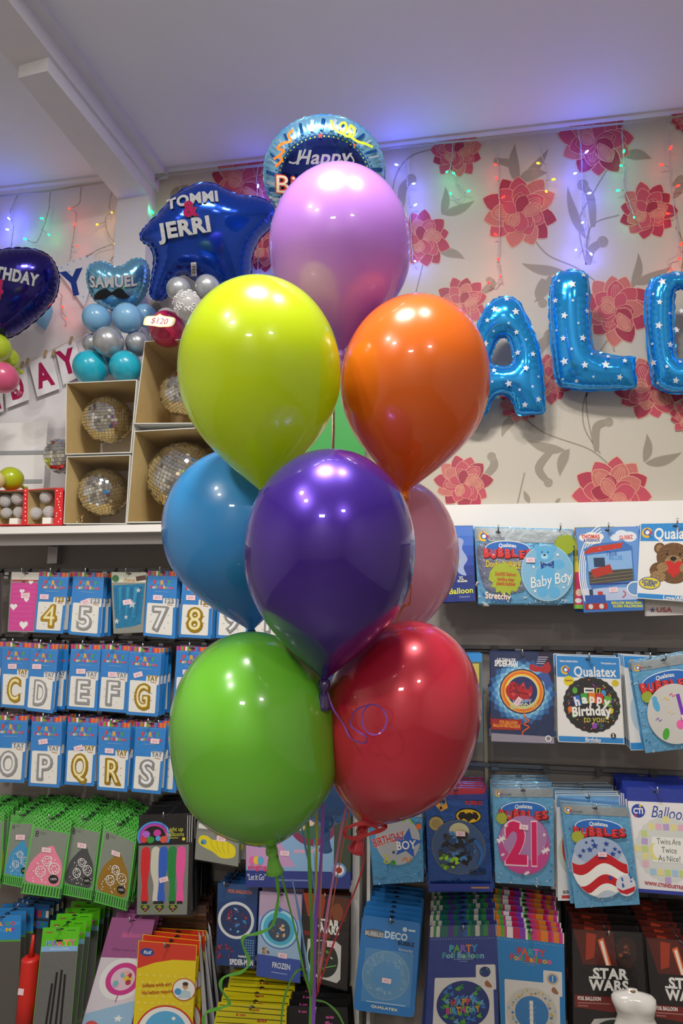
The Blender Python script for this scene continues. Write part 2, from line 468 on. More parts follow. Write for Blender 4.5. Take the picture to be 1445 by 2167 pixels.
def leaf(x0, y0, x1, y1, w, bend=0.15, m=None):
    dx, dy = x1 - x0, y1 - y0; mx, my = (x0 + x1) / 2 - dy * bend, (y0 + y1) / 2 + dx * bend
    L = []; Rr = []
    for i in range(13):
        t = i / 12; x = (1 - t) ** 2 * x0 + 2 * t * (1 - t) * mx + t * t * x1; y = (1 - t) ** 2 * y0 + 2 * t * (1 - t) * my + t * t * y1
        tx = 2 * (1 - t) * (mx - x0) + 2 * t * (x1 - mx); ty = 2 * (1 - t) * (my - y0) + 2 * t * (y1 - my); q = math.hypot(tx, ty) or 1
        h = w / 2 * math.sin(math.pi * t ** .8) + .2; L.append((x - ty / q * h, y + tx / q * h)); Rr.append((x + ty / q * h, y - tx / q * h))
    NL[0] += 1; wall.k = KB + 3 + 2 * (NL[0] % 6); wall.poly(L + Rr[::-1], LEAF2); wall.poly([((a - (a - b) * .06), (c - (c - d) * .06)) for (a, c), (b, d) in zip(L + Rr[::-1], Rr + L[::-1])], m or LEAF)
def swirl(pts, r, w=14, d=1):
    NL[0] += 1; wall.k = KB + 18 + 3 * (NL[0] % 4); K = crom(pts, 8, False); wall.line(K, w * 1.25, LEAF, taper=True)
    x, y = pts[-1]; wall.ell(x, y + r * .1, r * .78, r * .78, LEAF)
    wall.line([(x + r * .75 * math.cos(a) * (1 - i / 16), y + r * .1 + d * r * .75 * math.sin(a) * (1 - i / 16)) for i, a in enumerate([i * .75 for i in range(13)])], 1.2, LEAF2)
def stem(pts, w=3): wall.k = KB + 1; wall.line(pts, w, LEAF, smooth=8)
for pts in ([(830, 460), (835, 380), (870, 330), (940, 312)], [(1240, 560), (1225, 470), (1260, 400), (1290, 350)], [(1240, 560), (1250, 480), (1310, 455)],
            [(1125, 500), (1160, 540), (1225, 570), (1290, 620)], [(1095, 870), (1150, 915), (1245, 950), (1290, 985)], [(1270, 960), (1235, 900), (1245, 830), (1320, 820)],
            [(1255, 940), (1240, 850), (1255, 770), (1300, 700)], [(880, 620), (892, 570), (900, 540)], [(1095, 1065), (1110, 1000)], [(1300, 745), (1296, 720), (1310, 700)], [(1430, 480), (1445, 520), (1440, 600)]): stem(pts)
for a in ((1096, 388, 1090, 305, 24, -.15), (1098, 385, 1160, 315, 20, .12), (1098, 384, 1158, 366, 26, -.2), (1240, 505, 1201, 394, 20, -.12), (1320, 330, 1378, 336, 24, -.2), (935, 455, 942, 395, 18, .15),
          (935, 452, 1004, 424, 20, .15), (930, 535, 983, 548, 20, -.2), (1335, 610, 1350, 535, 20, .2), (1338, 600, 1420, 565, 22, .1), (1190, 572, 1104, 557, 22, -.15), (1165, 580, 1130, 640, 20, -.2), (1362, 978, 1368, 918, 20, .2),
          (1365, 980, 1442, 957, 22, .15), (1195, 952, 1113, 930, 22, -.15), (1205, 950, 1185, 1008, 22, .2), (1180, 700, 1105, 790, 24, .12), (1425, 420, 1445, 380, 16, .1), (1120, 1065, 1108, 1038, 12, 0), (1340, 690, 1345, 680, 20, .1),
          (1095, 880, 1062, 925, 20, .25), (1150, 720, 1172, 690, 20, .1), (345, 470, 372, 440, 24, .2), (360, 410, 395, 392, 18, .1), (1175, 1065, 1186, 1054, 8, 0)): leaf(*a)
for pts, r in (([(1095, 385), (1085, 350), (1052, 340)], 10), ([(850, 440), (852, 400), (870, 378)], 14), ([(1255, 480), (1250, 420), (1233, 390)], 15), ([(1245, 560), (1250, 530), (1275, 510)], 15),
               ([(1170, 950), (1140, 990), (1160, 1020)], 12), ([(1262, 955), (1262, 905), (1288, 892)], 12), ([(1020, 620), (1040, 602), (1035, 592)], 9), ([(1025, 1010), (1045, 985), (1040, 965)], 12), ([(1150, 590), (1140, 620), (1148, 640)], 12),
               ([(1425, 395), (1440, 380), (1443, 378)], 10), ([(400, 395), (378, 405), (372, 412)], 15), ([(345, 660), (335, 655), (330, 648)], 12)): swirl(pts, r)
for a in ((965, 320, 58, 20, 0), (1100, 447, 80, 8, 0), (893, 506, 62, -15, 1), (1262, 296, 82, 90, 1), (1370, 448, 64, 30, 0), (1304, 655, 78, 95, 1), (978, 640, 56, 15, 0), (980, 1022, 62, -5, 0), (1298, 1045, 86, -90, 1),
          (1165, 800, 55, 60, 0), (1375, 820, 74, 80, 0), (515, 388, 78, 95, 1), (1452, 250, 34, 0, 0), (560, 525, 55, 20, 1), (1100, 850, 45, 10, 0), (1455, 880, 40, 0, 0)): flower(*a)
wo = wall.build('wall_back'); struct(wo)

# pilaster and ceiling beam at the left of the wallpaper
xa, xb = P(247, 440, .06).x, P(313, 440, .06).x
zb = P(280, 416, .06).z
V, Fc = boxvf(xa, xb, -.06, 0, ZSH - .02, zb)
o = struct(put('wall_pilaster', V, Fc, [PLASTER]))
def beam(name, a0, a1, b0, b1, z0, z1, mat):
    V = [a0 + Vector((0, 0, 0)), a1, b1, b0]
    V = [(a0.x, 0, z0), (a1.x, 0, z0), (b1.x, b1.y, z0), (b0.x, b0.y, z0), (a0.x, 0, z1), (a1.x, 0, z1), (b1.x, b1.y, z1), (b0.x, b0.y, z1)]
    return struct(put(name, V, [(0, 3, 2, 1), (4, 5, 6, 7), (0, 1, 5, 4), (1, 2, 6, 5), (2, 3, 7, 6), (3, 0, 4, 7)], [mat]))
BE = M('#dedde2', .7, bump=.25, bscale=22, var=.06)
e0, e1 = PZ(38, 165, zb), PZ(100, 150, zb)
beam('ceiling_beam', Vector((xa, 0, zb)), Vector((xb, 0, zb)), e0, e1, zb, zb + .05, BE)
zt = zb + .05
t0, t1 = PZ(-72, 0, zt), PZ(20, 0, zt)
w0 = PZ(140, 250, zt); w1 = PZ(120, 165, zt)
def ext(p, q, y): k = (y - p.y) / (q.y - p.y); return p + (q - p) * k
dirx = (e1.x - xb) / e1.y
beam('ceiling_beam_upper', Vector((xa + .004, 0, zt)), Vector((xb + .012, 0, zt)), Vector((xa + .004 + dirx * -2.6, -2.6, zt)), Vector((xb + .012 + dirx * -2.6, -2.6, zt)), zt, ZC, BE)
b2 = Vector((xb + .03 + dirx * -1.9, -1.9, zt))
beam('trim_1', Vector((xb + .008, 0, ZC - .03)), Vector((xb + .05, 0, ZC - .03)), Vector((xb + .008 + dirx * -2.6, -2.6, 0)), Vector((xb + .05 + dirx * -2.6, -2.6, 0)), ZC - .03, ZC, BE)

# shop fitting: grey back panel, white uprights, header board, shelf
PANEL = M('#968f8b', .55, bump=.05, bscale=30, var=.06)
V, Fc = boxvf(XL + .02, XR - .02, -.02, -.001, .02, ZSH - .03)
tag(put('back_panel', V, Fc, [PANEL]), 'grey display back panel behind all the hanging packets', 'panel')
xh0 = P(765, 1090, .05).x
m = MB().box(xh0, XR - .03, -.05, -.004, P(1190, 1128, .05).z, ZHD)
tag(m.build('header_board', M('#eceae6', .5)), 'white header board under the flowered wallpaper above right packets', 'board')
UP = M('#d8d6d0', .45)
for (a, b, lab) in ((739, 760, 'white upright post right of the two small film character packets'), (776, 783, 'thin pale upright beside the deco bubble packet')):
    x0, x1 = P(a, 1950, .14).x, P(b, 1950, .14).x
    m = MB().box(x0, x1, -.14, -.02, .01, ZSH - .06)
    tag(m.build('upright_post', UP), lab, 'post')
x0, x1 = P(1026, 1640, .03).x, P(1033, 1640, .03).x
tag(MB().box(x0, x1, -.034, -.021, .05, P(1030, 1470, .03).z).build('slotted_strip', M('#b9b29a', .5)), 'narrow pale slotted strip on the grey panel behind the right packets', 'strip')
xs1 = P(770, 1112, .3).x
sh = thing('shelf', 'white wall shelf carrying the mirror ball boxes', 'shelf', (-.8, -.15, ZSH))
MB().box(XL + .01, xs1, -.30, -.001, ZSH - .024, ZSH).build('shelf_board', M('#e8e6e2', .45), sh)
bx = P(112, 1160, .05).x
MB().box(bx - .02, bx + .02, -.05, -.021, ZSH - .105, ZSH - .024).box(bx - .014, bx + .014, -.2, -.05, ZSH - .045, ZSH - .024).build('bracket', M('#b8b4b8', .3, .6), sh)
V, Fc = boxvf(XL + .01, xs1, -.26, -.25, ZSH - .06, ZSH - .0245)
put('edge_rail', V, Fc, [M('#a7a3a0', .5)], sh)

# hanging rails with clips
RAILZ = []
def rail(px0, px1, y, label, ncl, off=.05):
    xm = (px0 + px1) / 2; z = P(xm, y, off).z; x0, x1 = P(px0, y, off).x, P(px1, y, off).x
    t = thing('hanging_rail', label, 'rail', ((x0 + x1) / 2, -.03, z))
    MB().box(x0, x1, -.045, -.021, z - .006, z + .006).box(x0, x1, -.032, -.021, z - .017, z - .010).build('bar', DARKST, t)
    for k in range(ncl):
        x = x0 + (x1 - x0) * (k + .5) / ncl
        MB().box(x - .012, x + .012, -.052, -.0451, z - .014, z + .007).box(x - .010, x + .010, -.06, -.0521, z - .012, z - .002).build('clip', M('#5a5a5c', .3, .7), t)
    return t
rail(-30, 735, 1206, 'metal rail above the top row of number packets', 12)
rail(-30, 735, 1350, 'metal rail above the middle row of letter packets', 12)
rail(-30, 735, 1510, 'metal rail above the lower row of letter packets', 12)
rail(-30, 735, 1660, 'metal rail above the green dotted balloon bags', 10)
rail(-30, 735, 1868, 'metal rail above the bottom left packets', 10)
rail(785, 1560, 1372, 'metal rail above the second row of right packets', 7)
rail(785, 1560, 1626, 'metal rail above the row with the pink twenty one packet', 7)
rail(785, 1560, 1882, 'metal rail above the bottom right packets', 7)
rail(400, 735, 2085, 'metal rail under the small film character packets', 4)

def hook(pos, label, cat='hook', tilt=0.0):
    """wire peg from the panel to just past the front packet, tip turned up"""
    x, y, z = pos
    t = thing('peg_hook', label, cat, (x, -.06, z))
    MB().tube([(x, -.062, z), (x, y - .016, z + tilt), (x, y - .022, z + tilt + .004), (x, y - .024, z + tilt + .018)], .0024, 8).build('wire', STEEL, t, True)
    MB().box(x - .009, x + .009, -.066, -.0605, z - .012, z + .012).build('back_plate', STEEL, t)
    return t
# ------------------------------------------------------------------ latex balloons
def latex(h, metal=0.0, rough=.3, tl=.22, coat=1.0, crough=.04): return M(h, rough, metal, coat, tl=tl, crough=crough)
PROF = None
def bprofile(n=44, wide=.43, e=2.3, q=1.2, rt=.03):
    out = []
    for i in range(n + 1):
        s = .5 - .5 * math.cos(math.pi * i / n)
        if s <= wide: r = math.sqrt(max(0, 1 - ((wide - s) / wide) ** 2))
        else:
            u = (s - wide) / (1 - wide); r = max(rt, (1 - u ** e) ** q)
        out.append((s, r))
    return out
def lathe(A, B, Rm, prof, nu=48):
    """surface of revolution from A (top) to B (tip)"""
    A, B = Vector(A), Vector(B); ax = B - A; t = ax.normalized(); a = t.orthogonal().normalized(); b = t.cross(a)
    V = []; Fc = []
    for s, r in prof:
        for k in range(nu):
            g = 2 * math.pi * k / nu; V.append(A + ax * s + (a * math.cos(g) + b * math.sin(g)) * (r * Rm))
    for i in range(len(prof) - 1):
        for k in range(nu): Fc.append((i * nu + k, i * nu + (k + 1) % nu, (i + 1) * nu + (k + 1) % nu, (i + 1) * nu + k))
    return V, Fc
def neck(B, t, sz, mat, parent, root=None):
    """tied knot and rolled lip below the tip"""
    t = Vector(t).normalized()
    m = MB().tube([B - t * .004 * sz, B + t * .003 * sz, B + t * .007 * sz, B + t * .010 * sz, B + t * .016 * sz, B + t * .026 * sz, B + t * .030 * sz, B + t * .0315 * sz],
                  [.006 * sz, .0075 * sz, .0075 * sz, .0045 * sz, .007 * sz, .0095 * sz, .0115 * sz, .009 * sz], 16)
    return m.build('knot', mat, parent, True)
def strip(pts, d, w, twist=0.0, smooth=8):
    """thin ribbon through pixel points at depth d (or a list of depths), w pixels wide"""
    K = [(p[0], p[1], d[i] if isinstance(d, (list, tuple)) else d) for i, p in enumerate(pts)]
    K = crom(K, smooth, False); V = []
    for i, (x, y, dd) in enumerate(K):
        a = K[max(0, i - 1)]; b = K[min(len(K) - 1, i + 1)]; tx, ty = b[0] - a[0], b[1] - a[1]; l = math.hypot(tx, ty) or 1
        ww = w / 2 * (1 - twist * (.5 + .5 * math.sin(i * .55)))
        V += [PD(x - ty / l * ww, y + tx / l * ww, dd + .002 * twist), PD(x + ty / l * ww, y - tx / l * ww, dd - .002 * twist)]
    return V, [(2 * i, 2 * i + 1, 2 * i + 3, 2 * i + 2) for i in range(len(K) - 1)]
def RIB(h): return M(h, .3, .0, .5, tl=.3)
def balloon(label, top, tip, wpx, d, mat, dt=0.0, group='latex balloons of the central bouquet', knot=None, ribbons=(), **kw):
    A = PD(top[0], top[1], d - dt); B = PD(tip[0], tip[1], d + dt)
    root = thing('latex_balloon', label, 'balloon', B, group)
    V, Fc = lathe(A, B, wpx / 2 * d / F, bprofile(**kw)); put('balloon_body', V, Fc, [mat], root, smooth=True)
    neck(B, B - A, 1.35, knot or mat, root)
    for col, pts, dd, w, tw in ribbons:
        V, Fc = strip(pts, dd, w, tw); put('ribbon', V, Fc, [RIB(col)], root, smooth=True)
    return root
balloon('large lilac balloon at the top of the bouquet under the foil disc', (717, 358), (722, 748), 300, 1.30, latex('#bd82e2'), ribbons=[('#b98a7a', [(722, 752), (708, 830), (706, 900), (705, 960), (690, 1500), (672, 2100)], [1.3, 1.3, 1.29, 1.29, 1.26, 1.17], 4, 0)])
balloon('large lime yellow balloon left of the orange one', (545, 584), (557, 1046), 340, 1.15, latex('#cbe012', rough=.25, tl=.35), dt=.02, ribbons=[('#c9c23a', [(560, 1052), (640, 1250), (668, 1650), (669, 1850), (664, 2110)], [1.18, 1.2, 1.2, 1.18, 1.16], 5, 0)])
balloon('large orange balloon right of the lime one', (893, 625), (856, 1046), 313, 1.22, latex('#e8731c', rough=.25, tl=.3), dt=.01, ribbons=[('#d96a2a', [(856, 1052), (865, 1150), (868, 1270), (845, 1300), (780, 1500), (672, 2090)], [1.24, 1.26, 1.27, 1.27, 1.26, 1.17], 4, .4)])
balloon('sky blue balloon behind the purple one on the left', (498, 948), (532, 1338), 332, 1.35, latex('#3a9ee2', tl=.28), knot=latex('#1f4f78'), ribbons=[('#5f9fd8', [(534, 1345), (600, 1500), (640, 1760), (667, 1900), (660, 2090)], [1.35, 1.34, 1.3, 1.24, 1.17], 5, .3)])
balloon('pale pink balloon half hidden behind the purple one on the right', (806, 1004), (836, 1382), 300, 1.44, latex('#f4aac6', tl=.3), ribbons=[('#e58ab8', [(838, 1388), (790, 1560), (735, 1700), (710, 1830), (690, 1950), (672, 2100)], [1.44, 1.4, 1.35, 1.3, 1.24, 1.17], 6, .2)])
balloon('deep metallic purple balloon at the front of the bouquet', (706, 949), (686, 1444), 362, 1.04, latex('#45229c', metal=.55, rough=.28, tl=.06, crough=.03), dt=.01, knot=latex('#2b1658', tl=.0),
        ribbons=[('#8a50c0', [(686, 1452), (688, 1560), (684, 1680), (680, 1800), (668, 1950), (665, 2090), (662, 2200)], [1.05, 1.05, 1.06, 1.1, 1.12, 1.14, 1.14], 8, .3),
                 ('#8a50c0', [(690, 1456), (705, 1500), (726, 1532), (742, 1562), (770, 1572), (776, 1560), (752, 1545), (742, 1532), (752, 1505), (778, 1492), (800, 1494), (814, 1508), (818, 1528), (806, 1550), (786, 1554), (770, 1540), (766, 1516), (776, 1496), (790, 1490)],
                  [1.05, 1.03, 1.02, 1.0, .99, .98, .98, .98, .98, .98, .98, .975, .97, .97, .97, .975, .98, .985, .99], 4, .35)])
balloon('round apple green balloon at the bottom left of the bouquet', (508, 1340), (574, 1794), 352, 1.10, latex('#74c836', rough=.22, tl=.25), wide=.46, e=3.0, q=1.05,
        ribbons=[('#5fae3c', [(580, 1800), (587, 1870), (588, 1905), (576, 1958), (545, 1975), (517, 1982), (514, 2000), (527, 2035), (512, 2056), (474, 2068), (467, 2090), (485, 2122), (470, 2132), (438, 2142), (430, 2160), (436, 2180)], 1.1, 8, .45),
                 ('#5fae3c', [(585, 1800), (600, 1870), (625, 1970), (645, 2065), (660, 2110)], [1.1, 1.12, 1.14, 1.15, 1.16], 5, .3),
                 ('#62a83e', [(650, 1700), (655, 1840), (660, 2000), (658, 2110), (656, 2200)], [1.12, 1.13, 1.14, 1.15, 1.15], 8, .2),
                 ('#62a83e', [(592, 2200), (600, 2120), (620, 2065), (640, 2052), (652, 2080), (660, 2112), (690, 2122), (715, 2145), (732, 2180)], [1.1, 1.1, 1.1, 1.12, 1.14, 1.15, 1.15, 1.15, 1.15], 5, .3)])
rb = balloon('pearly red balloon leaning out at the bottom right of the bouquet', (912, 1322), (768, 1752), 328, 1.13, latex('#d22a42', metal=.25, rough=.3, tl=.18), wide=.45, e=2.6, q=1.1,
        ribbons=[('#c63340', [(768, 1762), (766, 1840), (720, 1960), (690, 2040), (668, 2110)], [1.13, 1.14, 1.15, 1.16, 1.16], 4, .2),
                 ('#d13a40', [(800, 1752), (770, 1742), (735, 1752), (730, 1768), (752, 1774), (790, 1762), (815, 1752), (808, 1745), (775, 1748)], [1.1, 1.09, 1.08, 1.09, 1.1, 1.1, 1.11, 1.12, 1.12], 10, .3)])
balloon('cornflower blue balloon low behind the green and red ones', (704, 1402), (690, 1760), 296, 1.46, latex('#4f8fdc'), ribbons=[('#7ab0e6', [(690, 1766), (667, 1775), (668, 1880), (660, 2000), (660, 2100)], [1.46, 1.42, 1.35, 1.25, 1.17], 5, .2),
        ('#7ab0e6', [(618, 1860), (632, 1930), (645, 2010), (656, 2080)], [1.3, 1.25, 1.2, 1.17], 6, .5)])

# ------------------------------------------------------------------ round foil balloon above the bouquet
def ellp(cx, cy, rx, ry, n=120): return [(cx + rx * math.cos(2 * math.pi * k / n), cy + ry * math.sin(2 * math.pi * k / n)) for k in range(n)]
CX, CY, RX, RY = 686, 366, 127, 122
Q = PD(CX, CY, 1.90); n = (CAM - Q).normalized() + Vector((0, 0, -.18))
rf, fm, pl, nn = foil_thing('foil_balloon', 'round blue birthday foil balloon behind the lilac balloon', 'balloon', [ellp(CX, CY, RX, RY)], Q, n, .062, 2.5, FOIL('#86c8f4', .2), wrinkle=.3, freq=.55, seamw=4)
d = Draw(fm, .0002, 9); d.k = 4
DBL, LBL, YEL = FOIL('#1b5fae', .16), FOIL('#d0eafc', .2), M('#ecd93a', .3, .3, .5)
rr = random.Random(3)
for k in range(34):
    a = math.radians(k * 360 / 34 + rr.uniform(-4, 4)); r0_, r1_ = .80, 1.0; w = rr.uniform(3, 8)
    col = DBL if k % 2 else LBL
    x0, y0, x1, y1 = CX + RX * .78 * math.cos(a), CY + RY * .78 * math.sin(a), CX + RX * .96 * math.cos(a + .06), CY + RY * .96 * math.sin(a + .06)
    d.line([(x0 + (x1 - x0) * t, y0 + (y1 - y0) * t) for t in (0, .33, .66, 1)], w, col)
d.ell(CX, CY + 6, RX * .76, RY * .76, FOIL('#2463ad', .18), 60)
d.ell(CX, CY + 6, RX * .70, RY * .70, FOIL('#1a2f86', .2), 60)
d.star(CX - 40, 312, 20, FOIL('#24459c', .2)); d.star(CX + 35, 305, 22, FOIL('#24459c', .2)); d.star(CX + 50, 345, 12, FOIL('#24459c', .2))
for k in range(60):
    a = 2 * math.pi * k / 60; d.ell(CX + RX * .73 * math.cos(a), CY + 6 + RY * .73 * math.sin(a), 1.7, 1.7, YEL, 8)
for k in range(64):
    a = 2 * math.pi * k / 64; d.ell(CX + RX * .79 * math.cos(a), CY + 6 + RY * .79 * math.sin(a), 2.1, 2.1, M('#14408c', .3), 8)
SIL = M('#c9cad4', .3, .6)
d.t('Happy', 682, 323, 27, SIL, 112, -2, 1, .25); d.line([(614, 334), (626, 336), (640, 325), (648, 308)], 3.5, SIL, 6); d.line([(738, 318), (746, 332), (735, 340), (720, 330)], 3.2, SIL, 6)
d.t('Birthday', 684, 380, 36, M('#f3ead2', .35), 200, 0, 1, 0, 0, M('#d4472c', .35)); 
d.star(678, 281, 6, M('#e03b30', .4)); d.star(748, 300, 4, M('#d0503a', .4)); d.star(787, 354, 5, M('#33307f', .4)); d.star(575, 410, 5, M('#e8f2fa', .3)); d.star(588, 424, 6, M('#e8f2fa', .3)); d.star(800, 372, 6, M('#d8eefa', .3))
ORR = M('#f0842c', .35, .2, .4); LIM = M('#c6dc38', .35, .2, .4)
d.line([(582, 330), (594, 322), (604, 312), (590, 308), (600, 298), (618, 292), (612, 282), (622, 270)], 5, ORR, 6); d.line([(586, 345), (600, 330), (590, 322)], 5, ORR, 6)
d.line([(700, 250), (706, 266), (722, 276), (732, 268), (728, 256), (718, 262), (728, 280), (744, 282), (748, 270), (740, 262), (738, 278), (752, 292), (770, 298), (786, 306)], 5, LIM, 6)
merge(d, body_of(rf))
V, Fc = strip([(690, 488), (700, 620), (706, 760), (704, 900), (700, 1000)], [1.9, 1.8, 1.7, 1.6, 1.5], 3, 0); put('ribbon', V, Fc, [RIB('#b5806a')], rf)

# ------------------------------------------------------------------ star balloon with the glitter lettering
sp = [(297, 497), (310, 478), (340, 448), (372, 412), (412, 391), (446, 388), (478, 402), (510, 414), (545, 418), (574, 432), (584, 455), (572, 482), (548, 508), (533, 545), (530, 592), (524, 640), (506, 655), (470, 630), (440, 612), (412, 592), (386, 580), (366, 600), (350, 630), (330, 634), (318, 622), (322, 585), (326, 545), (316, 520), (303, 512)]
Q = P(430, 520, .28); n = (CAM - Q).normalized() + Vector((.05, 0, .02))
rs, fs, pl, nn = foil_thing('foil_balloon', 'royal blue star foil balloon with silver and pink glitter letters', 'balloon', [crom(sp, 6)], Q, n, .10, 2.6, FOIL('#0f45b8', .13, .10, 7), wrinkle=.22, freq=.5, seamw=3)
d = Draw(fs, .0012, 8); d.k = 3
PKG = M('#d62a6e', .4, .4, 0, .9, 400)
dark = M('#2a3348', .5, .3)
def glitter(d, s, x, y, h, w, rot, m, arc=0, sl=0, sh=True):
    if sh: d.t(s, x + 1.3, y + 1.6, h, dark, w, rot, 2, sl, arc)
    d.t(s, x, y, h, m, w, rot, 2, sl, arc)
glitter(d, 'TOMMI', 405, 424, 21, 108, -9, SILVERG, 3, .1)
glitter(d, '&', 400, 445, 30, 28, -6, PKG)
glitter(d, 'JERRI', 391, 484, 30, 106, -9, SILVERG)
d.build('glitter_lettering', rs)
d = Draw(fs, .0012, 6); d.k = 3
d.rect(403, 555, 414, 584, M('#e8e8e8', .5), -4)
for k in range(7): d.rect(405, 560 + k * 3, 412, 561 + k * 3 + (k % 2) * .8, '#3a3a40', -4)
d.build('barcode_sticker', rs)

# small balloons: knotless spheres seen from the rounded end
def ball(label, cx, cy, r, off, mat, group, stretch=1.06, pattern=None):
    c = P(cx, cy, off); rr_ = r * (-CAM.y - off) / math.cos(YAW) / F
    back = (Vector((0, .8, -.2))).normalized()
    A = c - back * rr_ * stretch * .9; B = c + back * rr_ * 1.5
    t = thing('small_balloon', label, 'balloon', c, group)
    V, Fc = lathe(A, B, rr_, bprofile(28), 32); put('balloon_body', V, Fc, [mat], t, smooth=True)
    neck(B, back, .9, mat, t)
    return t, c, rr_
SV = latex('#a9adb4', metal=.45, rough=.3, tl=.05); GS = 'small balloons holding up the blue star'
ball('silver grey small balloon under the star at left', 378, 612, 30, .40, SV, GS); ball('silver grey small balloon under the star at right', 438, 607, 30, .40, SV, GS)
t, c, rr_ = ball('clear small balloon with white scrolls below the silver pair', 397, 645, 34, .43, M('#d4d2d4', .25, 0, 1, tl=.3, alpha=.72), GS)
m = MB(); q = random.Random(5)
for k in range(26):
    a, b = q.uniform(-1.1, 1.1), q.uniform(-1.0, 1.0); pts = []
    for i in range(9):
        th = i * .7; rad = .20 * (1 - i / 10)
        x, z = a + rad * math.cos(th), b + rad * math.sin(th)
        v = Vector((math.sin(x) * math.cos(z), -math.cos(x) * math.cos(z), math.sin(z))); pts.append(c + v * rr_ * 1.012)
    m.tube(pts, .0009, 5)
m.build('scroll_print', M('#ffffff', .5), t)
ball('clear small balloon with white print behind the scrolled one', 352, 672, 24, .27, M('#cfcdd0', .25, 0, 1, tl=.3, alpha=.75), GS)
ball('raspberry pink small balloon behind the price tag', 352, 694, 42, .28, latex('#d01f58', tl=.15), GS)
# price tag
cx, cy = 337, 679
pts = crom([(303, 684), (309, 670), (330, 668), (338, 664), (346, 668), (368, 672), (371, 680), (364, 690), (345, 692), (336, 692), (325, 690), (306, 688)], 4)
d = Draw(flat(.37)); d.slab(pts, M('#f2e6a0', .6), .002); d.poly([(337 + (x - 337) * .9, 679 + (y - 679) * .85) for x, y in pts], M('#f6f5f0', .6)); d.t('$120', 336, 679, 12, M('#c05a5a', .6), 36, 4, 0, .3)
o = d.build('price_tag'); tag(o, 'scalloped cream price tag in front of raspberry balloon', 'price tag')

# ------------------------------------------------------------------ heart balloon with moustache and its column
hp = [(x * .3322, 380 + y * .3322) for x, y in [(556, 640), (558, 575), (585, 540), (640, 525), (685, 535), (725, 556), (765, 555), (800, 540), (840, 512), (895, 505), (935, 535), (950, 600), (942, 680), (915, 745), (870, 800), (800, 840), (740, 835), (680, 815), (625, 785), (580, 730)]]
Q = P(251, 592, .2); n = (CAM - Q).normalized()
rh, fh, pl, nn = foil_thing('foil_balloon', 'pale blue heart foil balloon with silver letters and black moustache', 'balloon', [crom(hp, 6)], Q, n, .05, 2, FOIL('#79bfe6', .15), wrinkle=.25, freq=.6, seamw=3)
d = Draw(fh, .001, 6); d.k = 3
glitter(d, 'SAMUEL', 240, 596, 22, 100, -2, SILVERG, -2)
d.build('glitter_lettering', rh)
d = Draw(fh, .001, 6); d.k = 4
mo = [(198, 632), (204, 620), (214, 613), (226, 612), (236, 618), (246, 611), (258, 611), (266, 620), (274, 628), (262, 632), (250, 630), (240, 624), (233, 625), (224, 632), (210, 634)]
d.poly(crom(mo, 4), M('#17171c', .45, .2, 0, .9, 400)); d.build('moustache', rh)
GC = 'small balloons of the column under the pale blue heart'
LB = latex('#86bfe8', tl=.2); TQ = latex('#1fb4cf', tl=.15)
ball('pale blue small balloon at upper left of the column', 203, 672, 34, .24, LB, GC); ball('pale blue small balloon at upper right of the column', 268, 671, 35, .25, LB, GC)
ball('pale blue small balloon at the back right of the column', 306, 666, 27, .16, LB, GC)
ball('silver small balloon in the middle of the column', 228, 722, 36, .27, SV, GC); ball('silver small balloon at the left of the column', 196, 726, 25, .2, SV, GC); ball('silver small balloon at the right of the column', 290, 726, 29, .2, SV, GC)
ball('turquoise small balloon at lower left of the column', 190, 776, 41, .24, TQ, GC); ball('turquoise small balloon at lower right of the column', 264, 774, 37, .25, TQ, GC)
ball('turquoise small balloon wedged behind the lower pair', 226, 762, 32, .14, TQ, GC)

# navy heart at the left edge, balloons below it
hp = [(-30, 545), (0, 530), (40, 525), (80, 530), (108, 547), (123, 577), (124, 600), (116, 632), (92, 662), (60, 690), (25, 712), (-10, 716), (-60, 690), (-100, 640), (-115, 590), (-95, 550), (-60, 536)]
Q = P(30, 620, .3); n = (CAM - Q).normalized()
rn, fnv, pl, nn = foil_thing('foil_balloon', 'dark navy heart foil balloon cut by the left edge', 'balloon', [crom(hp, 6)], Q, n, .09, 2.6, FOIL('#1c1470', .16), wrinkle=.25, freq=.45, seamw=3)
d = Draw(fnv, .0012, 8); d.k = 3
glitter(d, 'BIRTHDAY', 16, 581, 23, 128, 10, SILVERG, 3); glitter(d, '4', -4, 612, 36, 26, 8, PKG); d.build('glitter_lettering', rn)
GL_ = 'small balloons under the navy heart'
LI = latex('#c2d835', tl=.25)
ball('lime small balloon at the left edge under the navy heart', -8, 733, 33, .3, LI, GL_); ball('lime small balloon tucked behind the pink one', 14, 758, 28, .2, LI, GL_); ball('rose pink small balloon at the left edge below lime ones', 2, 797, 38, .32, latex('#e0628c', tl=.2), GL_)
ball('yellow green small balloon lying on the shelf at the left edge', 22, 1012, 28, .24, latex('#bccb18', tl=.25), GL_)
t, c, rr_ = ball('white and gold small balloon at the very left above red boxes', -12, 1015, 22, .3, latex('#e8d9a0', tl=.2), GL_)

